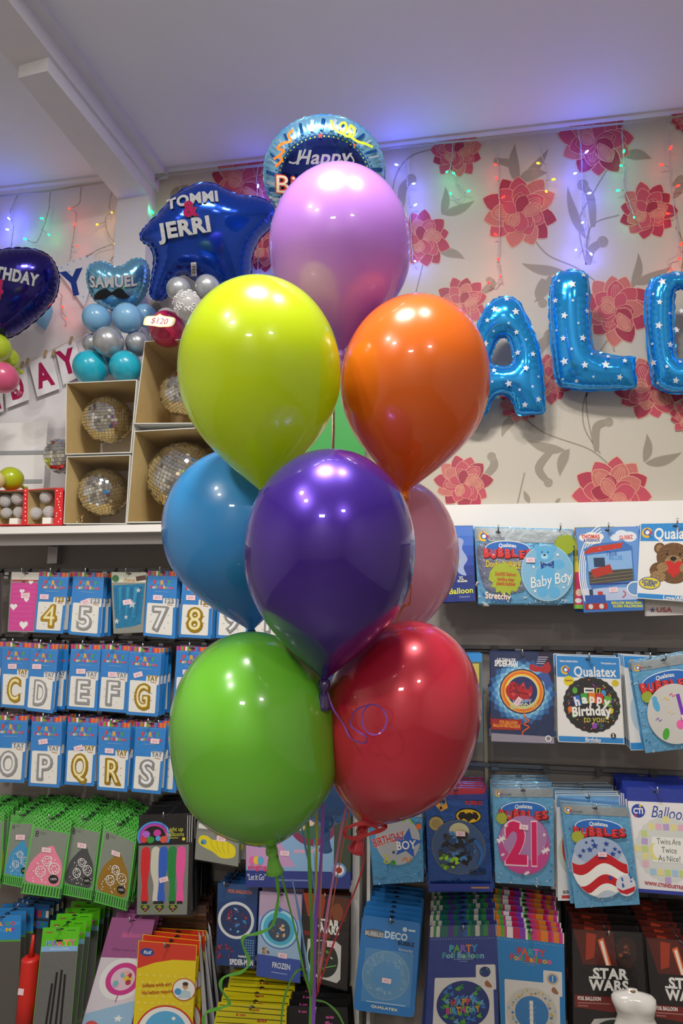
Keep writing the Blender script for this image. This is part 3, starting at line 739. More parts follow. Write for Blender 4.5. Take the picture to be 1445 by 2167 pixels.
# ------------------------------------------------------------------ letter balloons on the wallpaper
z8 = lambda L: [(900 + x * .3772, 540 + y * .3772) for x, y in L]
BF = FOIL('#28aaff', .14, .03, 5)
def letter(label, outs, off, Hm, seed):
    q = np.mean(np.array(outs[0]), 0); Q = P(q[0], q[1], off); n = (CAM - Q).normalized() + Vector((0, -.3, .08))
    r, f, pl, nn = foil_thing('letter_balloon', label, 'balloon', outs, Q, n, Hm, 2.2, BF, wrinkle=.16, freq=.42, seamw=4, group='blue letter balloons on the flowered wall', seamfreq=.9)
    return r, f
WS = M('#e4ebf2', .3, .2, .3)
Ao = crom([(x, y) for x, y in z8([(395, 250), (440, 236), (490, 243), (530, 275), (562, 340), (600, 420), (636, 530), (655, 660), (664, 780), (664, 878), (600, 892), (520, 888), (496, 830), (468, 792), (430, 778), (400, 785), (368, 820), (340, 880), (300, 912), (235, 915), (200, 880), (215, 790), (240, 660), (265, 520), (288, 420), (320, 330), (355, 280)])], 4)
Ah = crom(z8([(430, 458), (468, 475), (490, 545), (497, 590), (475, 622), (425, 628), (372, 615), (362, 585), (378, 530), (402, 478)]), 5)
rA, fA = letter('blue star print letter A foil balloon beside the orange balloon', [Ao, Ah], .12, .045, 1)
Lo = crom(z8([(705, 175), (725, 125), (770, 95), (830, 88), (885, 98), (912, 135), (918, 220), (922, 350), (930, 470), (950, 535), (1010, 562), (1090, 570), (1166, 572), (1172, 600), (1176, 660), (1180, 715), (1165, 745), (1060, 752), (900, 758), (790, 742), (750, 725), (732, 680), (715, 560), (705, 430), (696, 320), (696, 240)]), 4)
rL, fL = letter('blue star print letter L foil balloon, middle of the three', [Lo], .12, .055, 2)
Oo = crom(z8([(1245, 190), (1275, 140), (1330, 112), (1420, 100), (1530, 115), (1610, 180), (1650, 300), (1655, 500), (1620, 680), (1540, 755), (1420, 775), (1320, 755), (1280, 715), (1262, 620), (1245, 480), (1232, 350), (1235, 250)]), 4)
Oh = crom(z8([(1400, 205), (1450, 190), (1500, 240), (1510, 400), (1500, 540), (1450, 590), (1405, 570), (1396, 470), (1394, 320)]), 5)
rO, fO = letter('blue star print rounded letter foil balloon cut by the right edge', [Oo, Oh], .12, .055, 3)
for r, f, L in ((rA, fA, [(388, 315, 20), (505, 330, 22), (455, 255, 16), (348, 378, 14), (338, 505, 18), (508, 445, 15), (515, 555, 17), (600, 565, 16), (560, 645, 18), (465, 730, 20), (385, 655, 15), (555, 845, 18), (630, 815, 17), (465, 398, 8), (383, 440, 7), (560, 487, 7), (630, 690, 7), (596, 747, 9), (525, 765, 9), (375, 720, 8), (345, 790, 7)]),
                (rL, fL, [(822, 180, 23), (748, 157, 10), (728, 268, 16), (825, 272, 9), (778, 355, 20), (735, 433, 8), (855, 397, 8), (772, 480, 17), (880, 478, 20), (905, 325, 15), (905, 230, 9), (885, 122, 15), (818, 540, 9), (778, 607, 23), (890, 628, 20), (1005, 625, 24), (1112, 600, 15), (1083, 693, 18), (928, 566, 8), (1020, 575, 13), (845, 715, 13), (770, 703, 9), (937, 692, 8)]),
                (rO, fO, [(1325, 163, 24), (1413, 115, 15), (1275, 232, 9), (1310, 280, 17), (1305, 408, 22), (1365, 338, 9), (1410, 422, 16), (1370, 512, 19), (1270, 507, 8), (1275, 610, 20), (1348, 635, 11), (1423, 605, 12), (1398, 712, 19), (1300, 722, 10), (1435, 315, 16), (1403, 215, 9)])):
    d = Draw(f, .0006, 6); d.k = 2
    for k, (x, y, q) in enumerate(L):
        X, Y = z8([(x, y)])[0]; d.star(X, Y, q * .40, WS, -90 + (k * 37) % 30 - 15, .47)
    merge(d, body_of(r)); q = r.location; MB().tube([(q.x, q.y, q.z), (q.x, -.0005, q.z)] if r != rA else [fA(1066, 640, -.01), Vector((fA(1066, 640, 0).x, -.0005, fA(1066, 640, 0).z))], .006, 10).build('wall_tab', WHT, r)
m = MB()
for r, px, py in ((rA, 1115, 878), (rL, 1232, 826), (rO, 1440, 832)):
    pass
# ------------------------------------------------------------------ fairy lights
LEDC = {'b': ('#5a64ff', (.10, .12, 1)), 'g': ('#0ae868', (.05, 1, .35)), 'r': ('#ff1a10', (1, .12, .08)), 'y': ('#ff9a10', (1, .55, .1))}
WIREC = M('#a9a9a6', .35, 0, .4)
def fairy(label, conv, top, strands, loc):
    t = thing('fairy_light_string', label, 'fairy lights', loc)
    m = MB(); tp = [P(x, y, .03) for x, y in top]
    m.tube(tp, .0032, 6); m.tube([p + Vector((0, -.005, .003 * math.sin(i * 2.1))) for i, p in enumerate(tp)], .0022, 6)
    for wire, leds in strands:
        w = crom([conv(*p) for p in wire], 5, False)
        pts = [P(x, y, .022 + .004 * math.sin(i * .9)) for i, (x, y) in enumerate(w)]
        m.tube(pts, .0014, 6); m.tube([p + Vector((.0022 * math.sin(i * 1.7), .0022 * math.cos(i * 1.7), 0)) for i, p in enumerate(pts)], .0012, 5)
        for c, L in leds:
            hexc, rgb = LEDC[c]
            for l in L:
                x, y = conv(*l); e = P(x, y, .036)
                j = min(range(len(pts)), key=lambda k: (pts[k] - e).length); a = pts[j]
                q = (e - a); q = q.normalized() if q.length > .004 else Vector((.3, -.3, -.9)).normalized()
                m.tube([a, e - q * .006], .0013, 5)
                b = MB().tube([e - q * .007, e - q * .003, e + q * .003, e + q * .006], [.0028, .0034, .0032, .001], 8).build('led_bulb', M(hexc, .2, emit=12 if c == 'b' else 5), t, True)
                lp = bpy.data.lights.new('led_light', 'POINT'); lp.energy = LEDW * {'b': 3.2, 'g': .4, 'r': .3, 'y': .25}[c]; lp.color = rgb; lp.shadow_soft_size = .012
                o = bpy.data.objects.new('led_light', lp); COL.objects.link(o); o.parent = t; o.location = e + Vector((0, -.016, 0)) - Vector(loc)
    m.build('wire', WIREC, t, True)
LEDW = .04
c3 = lambda x, y: (800 + x * .4464, 230 + y * .4464)
c1 = lambda x, y: (x * .3322, 380 + y * .3322)
fairy('string of icicle fairy lights along the ceiling over the flowered wallpaper', c3,
      [(326, 382), (345, 372), (420, 366), (470, 360), (560, 350), (640, 338), (810, 316), (900, 306), (1000, 297), (1100, 285), (1200, 274), (1330, 260), (1470, 243)],
      [([(135, 180), (130, 260), (140, 360), (150, 470), (158, 600), (165, 720)], [('b', [(85, 265), (170, 355), (178, 455), (175, 723)])]),
       ([(352, 155), (352, 230), (340, 290), (365, 310), (372, 350), (408, 388), (385, 432), (350, 412)], [('g', [(325, 300), (357, 305), (343, 402), (430, 390)])]),
       ([(545, 135), (566, 230), (570, 300), (574, 430), (575, 580), (568, 710), (580, 790), (560, 830), (530, 826)], [('r', [(555, 265), (560, 328), (595, 418), (555, 595), (568, 712), (580, 795), (523, 825)])]),
       ([(750, 115), (770, 180), (776, 222), (800, 290), (800, 330), (785, 380)], [('y', [(757, 258), (833, 335), (797, 393)])]),
       ([(945, 92), (960, 180), (966, 300), (968, 430), (972, 500), (992, 560), (978, 640), (945, 668)], [('b', [(990, 203), (932, 307), (1003, 400), (968, 540), (937, 670), (1010, 690)])]),
       ([(1155, 65), (1160, 180), (1166, 270), (1165, 370), (1190, 440), (1212, 510)], [('g', [(1165, 200), (1150, 270), (1135, 388), (1213, 515)])]),
       ([(1365, 45), (1375, 150), (1378, 300), (1386, 380), (1406, 500), (1422, 600), (1415, 690), (1372, 722), (1390, 755)], [('r', [(1388, 183), (1340, 265), (1423, 365), (1372, 497), (1438, 640), (1430, 712), (1390, 762)])]),
       ([(-560, 262), (-575, 310), (-572, 420), (-570, 700), (-568, 790)], [('b', [(-569, 365), (-569, 795)])]),
       ([(-941, 310), (-938, 360), (-941, 412)], [('r', [(-941, 415)])]),
       ], P(900, 306, .03))
fairy('string of icicle fairy lights on the white wall left of the pilaster', c1,
      [(-40, 424), (0, 416), (40, 411), (110, 404), (170, 394), (220, 386), (246, 384)],
      [([(115, 95), (75, 180), (62, 230), (85, 300), (70, 430)], [('b', [(55, 247), (45, 318)])]),
       ([(320, 80), (308, 200), (270, 320), (230, 400), (165, 380)], [('g', [(265, 247), (312, 352), (158, 378)])]),
       ([(515, 40), (505, 150), (445, 185), (485, 210), (480, 280), (458, 430), (450, 500)], [('r', [(443, 185), (478, 283), (490, 423)])]),
       ([(718, 60), (695, 170), (712, 205), (672, 240), (670, 268), (622, 285)], [('y', [(712, 210), (618, 286)])]),
       ([(672, 270), (690, 350), (730, 408), (725, 480), (700, 520)], [('y', [(732, 410)])]),
       ([(730, 408), (640, 440), (550, 488)], []),
       ([(395, 740), (390, 790), (402, 850), (425, 880)], [('r', [(400, 810), (425, 886), (362, 700)])])], P(100, 405, .03))
fairy('short drop of fairy lights hanging down the white pilaster beside the wallpaper', lambda x, y: (lambda p: p)(c1(x, y)),
      [(244, 384), (262, 404), (286, 412), (306, 400), (330, 384)],
      [([(840, 95), (856, 200), (848, 300), (812, 380), (800, 490)], [('b', [(865, 232), (848, 322), (797, 493)])]),
       ([(985, 40), (1000, 150), (975, 240), (960, 330)], [('g', [(970, 205), (945, 255)])])], P(290, 400, .03) + Vector((0, -.06, 0)))

# ------------------------------------------------------------------ pennants and letter cards on the white wall
def sheet(name, label, cat, pts, off, mat, draw, group=None, thick=.0015):
    d = Draw(flat(off)); d.slab(pts, mat, thick); draw(d)
    return tag(d.build(name), label, cat, group)
MAG = M('#d8206e', .45, .35, 0, .9, 400)
BLUG = M('#1447a8', .45, .35, 0, .9, 400)
def yp(d):
    q = random.Random(4)
    for x, y in ((130, 566), (143, 560), (156, 553), (170, 548), (184, 544), (150, 600), (176, 628), (186, 580), (190, 560), (166, 620), (140, 585), (146, 575)): d.ell(x, y, 2.6, 2.6, M('#a9cdea', .6), 10)
    d.t('Y', 157, 598, 49, BLUG, 42, -12, 2)
sheet('pennant', 'white pennant with blue dots and glitter letter Y beside pale blue heart', 'pennant', [(117, 566), (196, 536), (206, 560), (178, 650)], .02, M('#dfe4ee', .7), yp)
sheet('pennant', 'plain sky blue pennant tip below the dark navy heart', 'pennant', [(72, 680), (108, 640), (112, 660), (96, 700)], .02, M('#7fb6e0', .7), lambda d: None)
GP = 'letter cards pegged along the white wall'
CARDM = M('#eceaf0', .7)
cards = (('A', [(61, 768), (108, 745), (127, 822), (79, 840)], (93, 793), -16), ('D', [(12, 792), (55, 776), (63, 845), (13, 864)], (35, 818), -14), ('Y', [(116, 736), (159, 722), (178, 792), (134, 814)], (143, 765), -16), ('H', [(-40, 815), (3, 798), (8, 870), (-38, 886)], (-16, 842), -14))
labs = {'A': 'white card with pink glitter letter A pegged on the wall', 'D': 'white card with pink glitter letter D near the left edge', 'Y': 'white card with pink glitter letter Y next to turquoise balloons', 'H': 'white card edge with pink glitter bit cut by left edge'}
PEG = M('#b59b78', .6)
for ch, pts, c, rot in cards:
    sheet('letter_card', labs[ch], 'letter card', pts, .02, CARDM, lambda d, ch=ch, c=c, rot=rot: d.t(ch, c[0], c[1], 47, MAG, 33, rot, 2), GP)
for (x, y, a, lab) in ((113, 747, -12, 'A card, right corner'), (96, 748, -10, 'A card, left corner'), (150, 719, -14, 'Y card'), (46, 772, -12, 'D card, right corner'), (58, 765, -12, 'gap between the D and A cards')):
    t = thing('clothes_peg', 'small wooden clothes peg on the ' + lab, 'clothes peg', P(x, y, .03))
    c = P(x, y, .028); aa = math.radians(a)
    for s in (-1, 1):
        m = MB(); V, Fc = boxvf(-.0022, .0022, -.003, .003, -.014, .014)
        V = [(c.x + (vx + s * .0026) * math.cos(aa) + vz * math.sin(aa) * -1, c.y + vy, c.z + vz * math.cos(aa) + vx * math.sin(aa)) for vx, vy, vz in V]
        m.add(V, Fc).build('jaw', PEG, t)
m = MB().tube([P(x, y, .024) for x, y in crom([(-40, 806), (5, 792), (60, 765), (110, 740), (160, 716), (215, 690)], 4, False)], .0012, 5)
tag(m.build('card_string', M('#cfc7b8', .7)), 'thin string along which the glitter letter cards hang', 'string')
# small white slat board leaning on the shelf
sb = thing('slat_board', 'white slat board with grey strips standing on shelf at left', 'board', P(50, 1000, .06))
d = Draw(flat(.05)); d.slab([(-60, 898), (101, 892), (88, 1100), (-60, 1100)], M('#e9e8e8', .4), .012, M('#a8927a', .6)); d.build('board', sb)
for k, y in enumerate((957, 1018)):
    d = Draw(flat(.053)); d.slab([(-60, y - 2), (94 - k * 4, y - 4), (93 - k * 4, y + 4), (-60, y + 6)], M('#b9c0c6', .25, .6), .003); d.build('strip', sb)
# little mirror ball in a clear box
def mirror_ball(label, cx, cy, r, off, group='mirror balls in boxes on the shelf', rows=18, seed=1, tiltx=.25, hang=None):
    c = P(cx, cy, off); R0 = r * (-CAM.y - off) / math.cos(YAW) / F; q = random.Random(seed)
    t = thing('mirror_ball', label, 'mirror ball', c, group)
    sphere_mb(c, R0 * .975, 32, 20).build('core', M('#9a927e', .5), t, True)
    rot = Matrix.Rotation(q.uniform(-.5, .5), 3, 'Y') @ Matrix.Rotation(tiltx, 3, 'X'); m = MB()
    for i in range(rows):
        a0, a1 = math.pi * (i + .06) / rows, math.pi * (i + .94) / rows; am = (a0 + a1) / 2
        nn = max(4, int(2 * rows * math.sin(am) + .5)); o = q.random()
        for k in range(nn):
            b0, b1 = 2 * math.pi * (k + .05 + o) / nn, 2 * math.pi * (k + .95 + o) / nn
            vs = [Vector((math.sin(a) * math.cos(b), math.sin(a) * math.sin(b), math.cos(a))) for a, b in ((a0, b0), (a1, b0), (a1, b1), (a0, b1))]
            ce = sum(vs, Vector()) / 4; ax = Vector((q.gauss(0, 1), q.gauss(0, 1), q.gauss(0, 1))).normalized(); rq = Quaternion(ax, q.gauss(0, .12))
            vs = [c + (rot @ (ce + rq @ (v - ce))) * R0 * 1.006 for v in vs]
            m.add(vs, [(0, 3, 2, 1)], q.choice((0, 0, 0, 1, 2)))
    m.build('mirror_tiles', [M('#f2f4f4', .04, 1), M('#dfe3e2', .06, 1), M('#f4ecd6', .05, 1)], t)
    if hang:
        h = P(hang[0], hang[1], off + R0 / 2); pts = [h + Vector((.011 * math.cos(a), 0, .013 * math.sin(a))) for a in [k * math.pi / 8 for k in range(17)]]
        MB().tube(pts, .0017, 6).tube([c + (h - c) * .85, h + (c - h) * .12], .004, 8).build('hanger', M('#c9b98a', .25, 1), t, True)
    return t
mirror_ball('small mirror ball in a clear box left of the kraft boxes', 132, 965, 42, .2, rows=15, seed=9)
def crate(name, label, quad, off, depth, kraft, outer, film=True, group=None, th=.003, lip=None):
    """open fronted carton seen through its four front corners (tl, tr, br, bl)"""
    p = [P(x, y, off) for x, y in quad]; b = Vector((0, depth, 0)); c = sum(p, Vector()) / 4
    t = thing(name, label, 'box', c, group)
    ins = [v + (c - v) * 0 for v in p]
    m = MB(); cc = c
    def inset(v): return Vector((v.x + (th if v.x < cc.x else -th), v.y, v.z + (th if v.z < cc.z else -th)))
    q = [inset(v) for v in p]
    for i in range(4):
        j = (i + 1) % 4
        m.add([p[i], p[j], p[j] + b, p[i] + b], [(0, 1, 2, 3)], 1)
        m.add([q[i], q[j], q[j] + b * .97, q[i] + b * .97], [(3, 2, 1, 0)], 0)
        m.add([p[i], p[j], q[j], q[i]], [(0, 1, 2, 3)], 1)
    m.add([v + b * .97 for v in q], [(0, 1, 2, 3)], 0); m.add([v + b for v in p], [(0, 1, 2, 3)], 1)
    m.build('carton', [kraft, outer], t)
    if film:
        f = Vector((0, -.0008, 0)); g = MB().add([v + f for v in p], [(0, 1, 2, 3)]); g.build('film_window', CLEAR2, t)
    return t
KR = M('#c2a974', .6, bump=.1, bscale=50, var=.12); OUT = M('#cfcfca', .6)
GB = 'open fronted cartons holding mirror balls'
OF = .285
bxs = (('upper left kraft carton with mirror ball below turquoise balloons', [(140, 810), (290, 803), (277, 958), (138, 962)], (228, 889, 56, 12), None),
       ('lower left kraft carton with mirror ball standing on shelf', [(141, 966), (276, 962), (267, 1109), (134, 1109)], (220, 1042, 56, 13), (168, 1100)),
       ('upper right kraft carton partly behind the lime balloon', [(306, 722), (452, 714), (448, 896), (284, 897)], (388, 833, 53, 14), None),
       ('lower right kraft carton with the largest mirror ball', [(284, 912), (462, 902), (462, 1104), (268, 1106)], (391, 1012, 82, 15), None))
bl = ('mirror ball in the upper left carton', 'mirror ball in the lower left carton, ring at its foot', 'mirror ball in upper right carton beside the lime balloon', 'largest mirror ball, in the lower right carton')
for (lab, quad, ball_, hang), b in zip(bxs, bl):
    crate('carton_box', lab, quad, OF, .262, KR, OUT, group=GB)
    mirror_ball(b, ball_[0], ball_[1], ball_[2], .165 if ball_[2] > 70 else .19, rows=24 if ball_[2] < 70 else 30, seed=ball_[3], hang=hang)
crate('clear_box', 'clear plastic box around the small mirror ball on shelf', [(74, 908), (140, 904), (137, 1032), (70, 1036)], .26, .12, CLEAR2, CLEAR2, film=False)
RED = M('#d6232a', .5)
for k, (quad, lab) in enumerate((([(-14, 1038), (52, 1036), (48, 1111), (-14, 1111)], 'red dotted box of white glitter balls at the left edge'), ([(58, 1036), (118, 1032), (116, 1111), (56, 1111)], 'red dotted box of white glitter balls next to kraft cartons'))):
    t = crate('decoration_box', lab, quad, .27, .07, KR, RED, group='red dotted boxes of glitter balls')
    d = Draw(flat(.2712))
    x0, x1 = (52, 58) if k == 0 else (118, 134)
    d.slab([(x0 - 2, 1036), (x1, 1032), (x1 - 2, 1111), (x0 - 3, 1111)], RED, .06)
    q = random.Random(k)
    for i in range(12 if k else 8): d.ell(q.uniform(x0 + 1, x1 - 4), 1038 + i * (6 if k else 9), 1.3, 1.3, WHT, 8)
    d.build('dotted_flap', t)
    GLB = M('#dedde0', .45, .35, 0, .9, 300)
    for j, (x, y, r) in enumerate(((12, 1060, 15), (38, 1055, 15), (40, 1084, 13), (14, 1086, 13)) if k == 0 else ((98, 1052, 15), (76, 1087, 15), (104, 1083, 14))):
        c = P(x, y, .235); o = sphere_mb((0, 0, 0), r * mpp(.235), 20, 12).build('glitter_ball', GLB, None, True, root=(0, 0, 0)); o.location = c
        w = ('upper left', 'upper right', 'lower right', 'lower left') if k == 0 else ('top', 'lower left', 'lower right')
        tag(o, 'white glitter ball, %s one in the red box %s' % (w[j], 'at the left edge' if k == 0 else 'beside the kraft cartons'), 'ball', 'white glitter balls')
    c = P(30 if k == 0 else 100, 1104, .25)
    MB().box(c.x - .016, c.x + .016, c.y - .004, c.y + .02, P(30, 1110, .25).z, P(30, 1097, .25).z).build('battery_pack', WHT, t)
# green gift box glimpsed between the balloons
d = Draw(flat(.16)); d.slab([(640, 742), (770, 740), (772, 1112), (636, 1114)], M('#0f8c2c', .45), .13, M('#0c7626', .45))
d.rect(640, 742, 772, 756, M('#0f7d2a', .45)); tag(d.build('gift_box'), 'green box seen between the lime and orange balloons', 'box')
# ------------------------------------------------------------------ hanging packets
STK = M('#f3d3dc', .6)
STRIPES = ['#c8286e', '#e8862a', '#6aa832', '#7a3a9a', '#e04436', '#2f8fc8', '#f0e8e0', '#d8326a']
RB = ['#e8402e', '#3f9fe0', '#f0b428', '#8a4ab8', '#4cae3c']
def bil(quad):
    a, b, c, d = quad
    def f(u, v): return ((a[0] * (1 - u) + b[0] * u) * (1 - v) + (d[0] * (1 - u) + c[0] * u) * v, (a[1] * (1 - u) + b[1] * u) * (1 - v) + (d[1] * (1 - u) + c[1] * u) * v)
    return f
NPK = [0]
def packet(name, label, cat, quad, off, draw, base='#2a86d4', thick=.004, group=None, puff=0.0, stack=(0, .02, ''), sticker=None, sleeve=None, hookx=50, hookl=None, rad=0, tone=None, slot=True, outline=None, extra=None, rise=0.0):
    """flat or puffed pack; design space 0..100 across and 0..HH down over the four front corners"""
    q = bil(quad); w = math.hypot(quad[1][0] - quad[0][0], quad[1][1] - quad[0][1]); h = math.hypot(quad[3][0] - quad[0][0], quad[3][1] - quad[0][1]); HH = 100 * h / w
    def fm(x, y, l):
        px, py = q(x / 100, y / HH)
        b = puff * max(0.0, math.sin(math.pi * min(1, max(0, x / 100))) * math.sin(math.pi * min(1, max(0, y / HH)))) ** .55 if puff else 0
        return P(px, py, off + l + b)
    hx = q((50 if hookx is None else hookx) / 100, 5 / HH); hp_ = P(hx[0], hx[1], off)
    root = thing(name, label, cat, hp_, group)
    d = Draw(fm, .000025 if not puff else .00008, 10 if puff else None)
    bm_ = INK(base) if isinstance(base, str) else base
    if outline: o = [(x, y * HH) for x, y in outline]
    else:
        r = rad or .8; o = []
        for (ax, ay, a0) in ((100 - r, r, -90), (100 - r, HH - r, 0), (r, HH - r, 90), (r, r, 180)):
            o += [(ax + r * math.cos(math.radians(a0 + k)), ay + r * math.sin(math.radians(a0 + k))) for k in (0, 45, 90)]
    d.slab(o, bm_, thick)
    if puff: d.k = 24
    draw(d, HH)
    if slot and hookx is not None:
        d.ell(hookx, 5, 8 * 75 / w, 2.2 * 75 / w, '#20242c'); d.ell(hookx, 4, 3 * 75 / w, 2.6 * 75 / w, '#20242c', 12)
    card = d.build('card', root)
    if sticker:
        for sx, sy, sr in sticker:
            s = Draw(fm, .000025 if not puff else .00008); s.k = d.k + 8 + (16 if puff else 0); ww = 11 * 100 / w / 1.15; hh = ww * .55
            s.rect(sx - ww, sy - hh, sx + ww, sy + hh, STK, sr); s.t('$10', sx, sy, hh * .8, '#b07888', ww, sr, 0); s.build('price_sticker', root)
    if sleeve:
        l, t_, r, b = sleeve; s = Draw(lambda x, y, l_: fm(x, y, l_) + Vector((0, -.0006, 0)))
        s.k = d.k + 30; s.poly([(-l, -t_), (100 + r, -t_), (100 + r, HH + b), (-l, HH + b)], CLEAR)
        s.build('plastic_sleeve', root)
    if hookx is not None:
        hook(hp_ + Vector((0, -.001, .002)), hookl or 'wire peg of the ' + label)
    if extra: extra(fm, HH, root)
    n, gap, sl = stack
    NPK[0] += 1; rr = random.Random(NPK[0])
    for k in range(1, n + 1):
        e = root.copy(); COL.objects.link(e); e.location = hp_ + Vector((rr.uniform(-.005, .005), k * gap, rise * k + rr.uniform(-.002, .002)))
        e.rotation_euler = (0, rr.uniform(-.03, .03), 0)
        e['label'] = sl or 'copies queued behind the ' + label; e['group'] = 'queued behind ' + label
        c = card.copy(); COL.objects.link(c); c.parent = e
    return root

def stripes_(d, y0, y1, n=14, cols=STRIPES):
    q = random.Random(n); x = 0
    while x < 100:
        w = q.uniform(2.5, 9); d.rect(x, y0, min(100, x + w), y1, cols[q.randrange(len(cols))]); x += w
GOLDL, SILL = M('#c9a21e', .28, .75), M('#b9bbbe', .28, .75)
GOLDD, SILD = INK('#8a6a12'), INK('#77797d')
def letter_design(ch, gold, small):
    def f(d, H):
        stripes_(d, .5, H * .07, 11)
        for k in range(20): d.ell(3 + k * 5, H * .085 + (k % 2) * 1.2, .8, .8, '#bcd8f0', 6)
        d.t('PARTY', 50, H * .175, 14, [INK(c) for c in RB], 60, 0, 2)
        d.t('Foil Balloon', 50, H * .245, 9, [INK(c) for c in ('#e8402e', '#f0e8e0', '#f0b428', '#7ab83c', '#d060a8')], 78, 0, 2)
        d.rect(28, H * .31, 72, H * .318, '#7fb2e0')
        d.rect(56, H * .405, 97, H * .54, '#dfe2e4', 0, 4); d.rect(6, H * .49, 90, H * .955, '#e9e8e2', 0, 4)
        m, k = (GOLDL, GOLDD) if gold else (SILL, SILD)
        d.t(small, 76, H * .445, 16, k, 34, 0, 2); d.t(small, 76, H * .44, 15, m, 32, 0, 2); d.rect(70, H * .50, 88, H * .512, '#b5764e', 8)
        hh = H * .33
        for k2 in range(10):
            a = k2 * .628 + .3; d.rect(48 + 29 * math.cos(a) - 1, H * .72 + hh * .52 * math.sin(a) - 2.4, 48 + 29 * math.cos(a) + 1, H * .72 + hh * .52 * math.sin(a) + 2.4, m, math.degrees(a) + 90)
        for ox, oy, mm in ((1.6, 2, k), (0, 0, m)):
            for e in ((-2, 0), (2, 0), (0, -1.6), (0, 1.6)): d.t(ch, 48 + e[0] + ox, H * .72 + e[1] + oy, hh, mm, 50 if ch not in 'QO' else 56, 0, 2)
        d.t(ch, 46.5, H * .715, hh * .96, INK('#efe6b0') if gold else INK('#eceef0'), 42 if ch not in 'QO' else 48, 0, 0)
    return f
OL = .17
LB_ = '#2a84d2'
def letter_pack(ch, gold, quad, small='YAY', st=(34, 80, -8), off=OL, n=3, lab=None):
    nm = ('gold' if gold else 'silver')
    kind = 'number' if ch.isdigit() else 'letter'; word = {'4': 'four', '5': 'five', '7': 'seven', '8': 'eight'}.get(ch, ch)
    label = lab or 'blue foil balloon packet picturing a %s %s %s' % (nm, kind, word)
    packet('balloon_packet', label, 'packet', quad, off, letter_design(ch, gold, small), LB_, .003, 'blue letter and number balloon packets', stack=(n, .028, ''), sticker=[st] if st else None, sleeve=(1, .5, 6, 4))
# top row
def hearts_pouch(d, H):
    d.rect(2, 1, 98, H * .13, '#e8e4dc'); d.rect(4, H * .13, 98, H * .155, '#b8322a'); d.ell(45, H * .155, 8, 5, '#7a3a20')
    d.rect(3, H * .18, 96, H * .98, '#d53f9a', 0, 5)
    for k in range(9): d.line([(8, H * (.25 + k * .08)), (50, H * (.23 + k * .085)), (92, H * (.26 + k * .078))], .8, '#e878ba')
    for x, y, r in ((42, .32, 9), (60, .46, 9), (16, .58, 13), (58, .88, 16), (70, .17, 8)): d.poly(heartpts(x, H * y, r), '#f1eef2')
packet('balloon_packet', 'clear packet of folded magenta foil with white hearts', 'packet', [(24, 1210), (86, 1211), (72, 1338), (16, 1337)], OL, hearts_pouch, '#8f8a90', stack=(3, .03, ''), sticker=[(55, 80, -6)], sleeve=(2, 0, 4, 3))
letter_pack('4', True, [(83, 1210), (147, 1212), (133, 1341), (72, 1338)], '123', (24, 82, 0), OL + .01)
letter_pack('5', False, [(156, 1210), (221, 1212), (212, 1348), (145, 1342)], '123', (45, 96, -25))
def star_pouch(d, H):
    d.rect(2, 1, 98, H * .17, '#d8dccc'); d.ell(12, H * .11, 10, 10, '#3c7a46'); d.t('CHINA', 52, H * .14, 7, '#b8823a', 34, 0, 2); d.rect(70, H * .06, 98, H * .14, '#5a3a34', -10)
    d.poly([(4, H * .22), (96, H * .19), (90, H * .86), (60, H * .9), (8, H * .92)], FOIL('#1d9ad6', .14, .5, 60))
    for k in range(7): d.poly([(10 + k * 11, H * .25), (16 + k * 12, H * .24), (12 + k * 10, H * .82)], FOIL('#38b4ea' if k % 2 else '#0f7fc0', .15))
    for x, y, r in ((60, .53, 13), (42, .74, 7), (12, .80, 9), (78, .30, 8)): d.star(x, H * y, r, '#c8cacc')
packet('balloon_packet', 'clear packet of crumpled turquoise foil with silver stars', 'packet', [(235, 1210), (311, 1211), (303, 1338), (240, 1341)], OL, star_pouch, '#8d8f88', stack=(3, .03, ''), sticker=[(45, 85, -8)], sleeve=(0, 0, 2, 2))
letter_pack('7', False, [(313, 1208), (376, 1209), (370, 1352), (303, 1345)], '123', (38, 88, 0))
letter_pack('8', True, [(387, 1212), (452, 1214), (446, 1352), (378, 1348)], '123', (30, 80, 0))
letter_pack('9', False, [(466, 1214), (532, 1216), (526, 1352), (457, 1350)], '123', None, lab='blue number packet under the sky blue balloon, left of two')
letter_pack('1', False, [(542, 1216), (606, 1218), (600, 1352), (533, 1351)], '123', None, lab='blue number packet under the sky blue balloon, right of two')
packet('balloon_packet', 'dark packet cut by the left edge in the number row', 'packet', [(-60, 1212), (6, 1212), (4, 1340), (-66, 1338)], OL, lambda d, H: d.rect(4, 4, 96, H - 4, '#2c2a2e'), '#4a3c40', hookx=50)
# middle row
letter_pack('D', False, [(85, 1362), (146, 1364), (137, 1502), (76, 1497)], off=OL - .03, n=2, st=None, lab='silver letter D packet half hidden behind the front D packet')
letter_pack('B', True, [(-58, 1357), (8, 1358), (-2, 1494), (-66, 1490)], off=OL - .02, n=1, st=None, lab='blue letter packet cut by left edge, left of the C packet')
letter_pack('C', True, [(5, 1358), (67, 1361), (56, 1500), (1, 1496)], st=(38, 82, -3))
letter_pack('D', False, [(65, 1361), (124, 1364), (112, 1510), (54, 1503)], off=OL + .012, st=(28, 82, -3), lab='blue foil balloon packet picturing a silver letter D, in front')
letter_pack('E', False, [(151, 1363), (214, 1365), (205, 1505), (141, 1500)], st=(38, 90, -3))
letter_pack('F', False, [(216, 1363), (276, 1367), (267, 1509), (206, 1504)], st=(44, 104, -3), off=OL - .006)
letter_pack('G', True, [(275, 1368), (343, 1372), (334, 1517), (267, 1512)], st=(30, 86, -18), off=OL + .01)
letter_pack('H', False, [(374, 1367), (440, 1370), (432, 1504), (366, 1500)], st=(38, 82, -3))
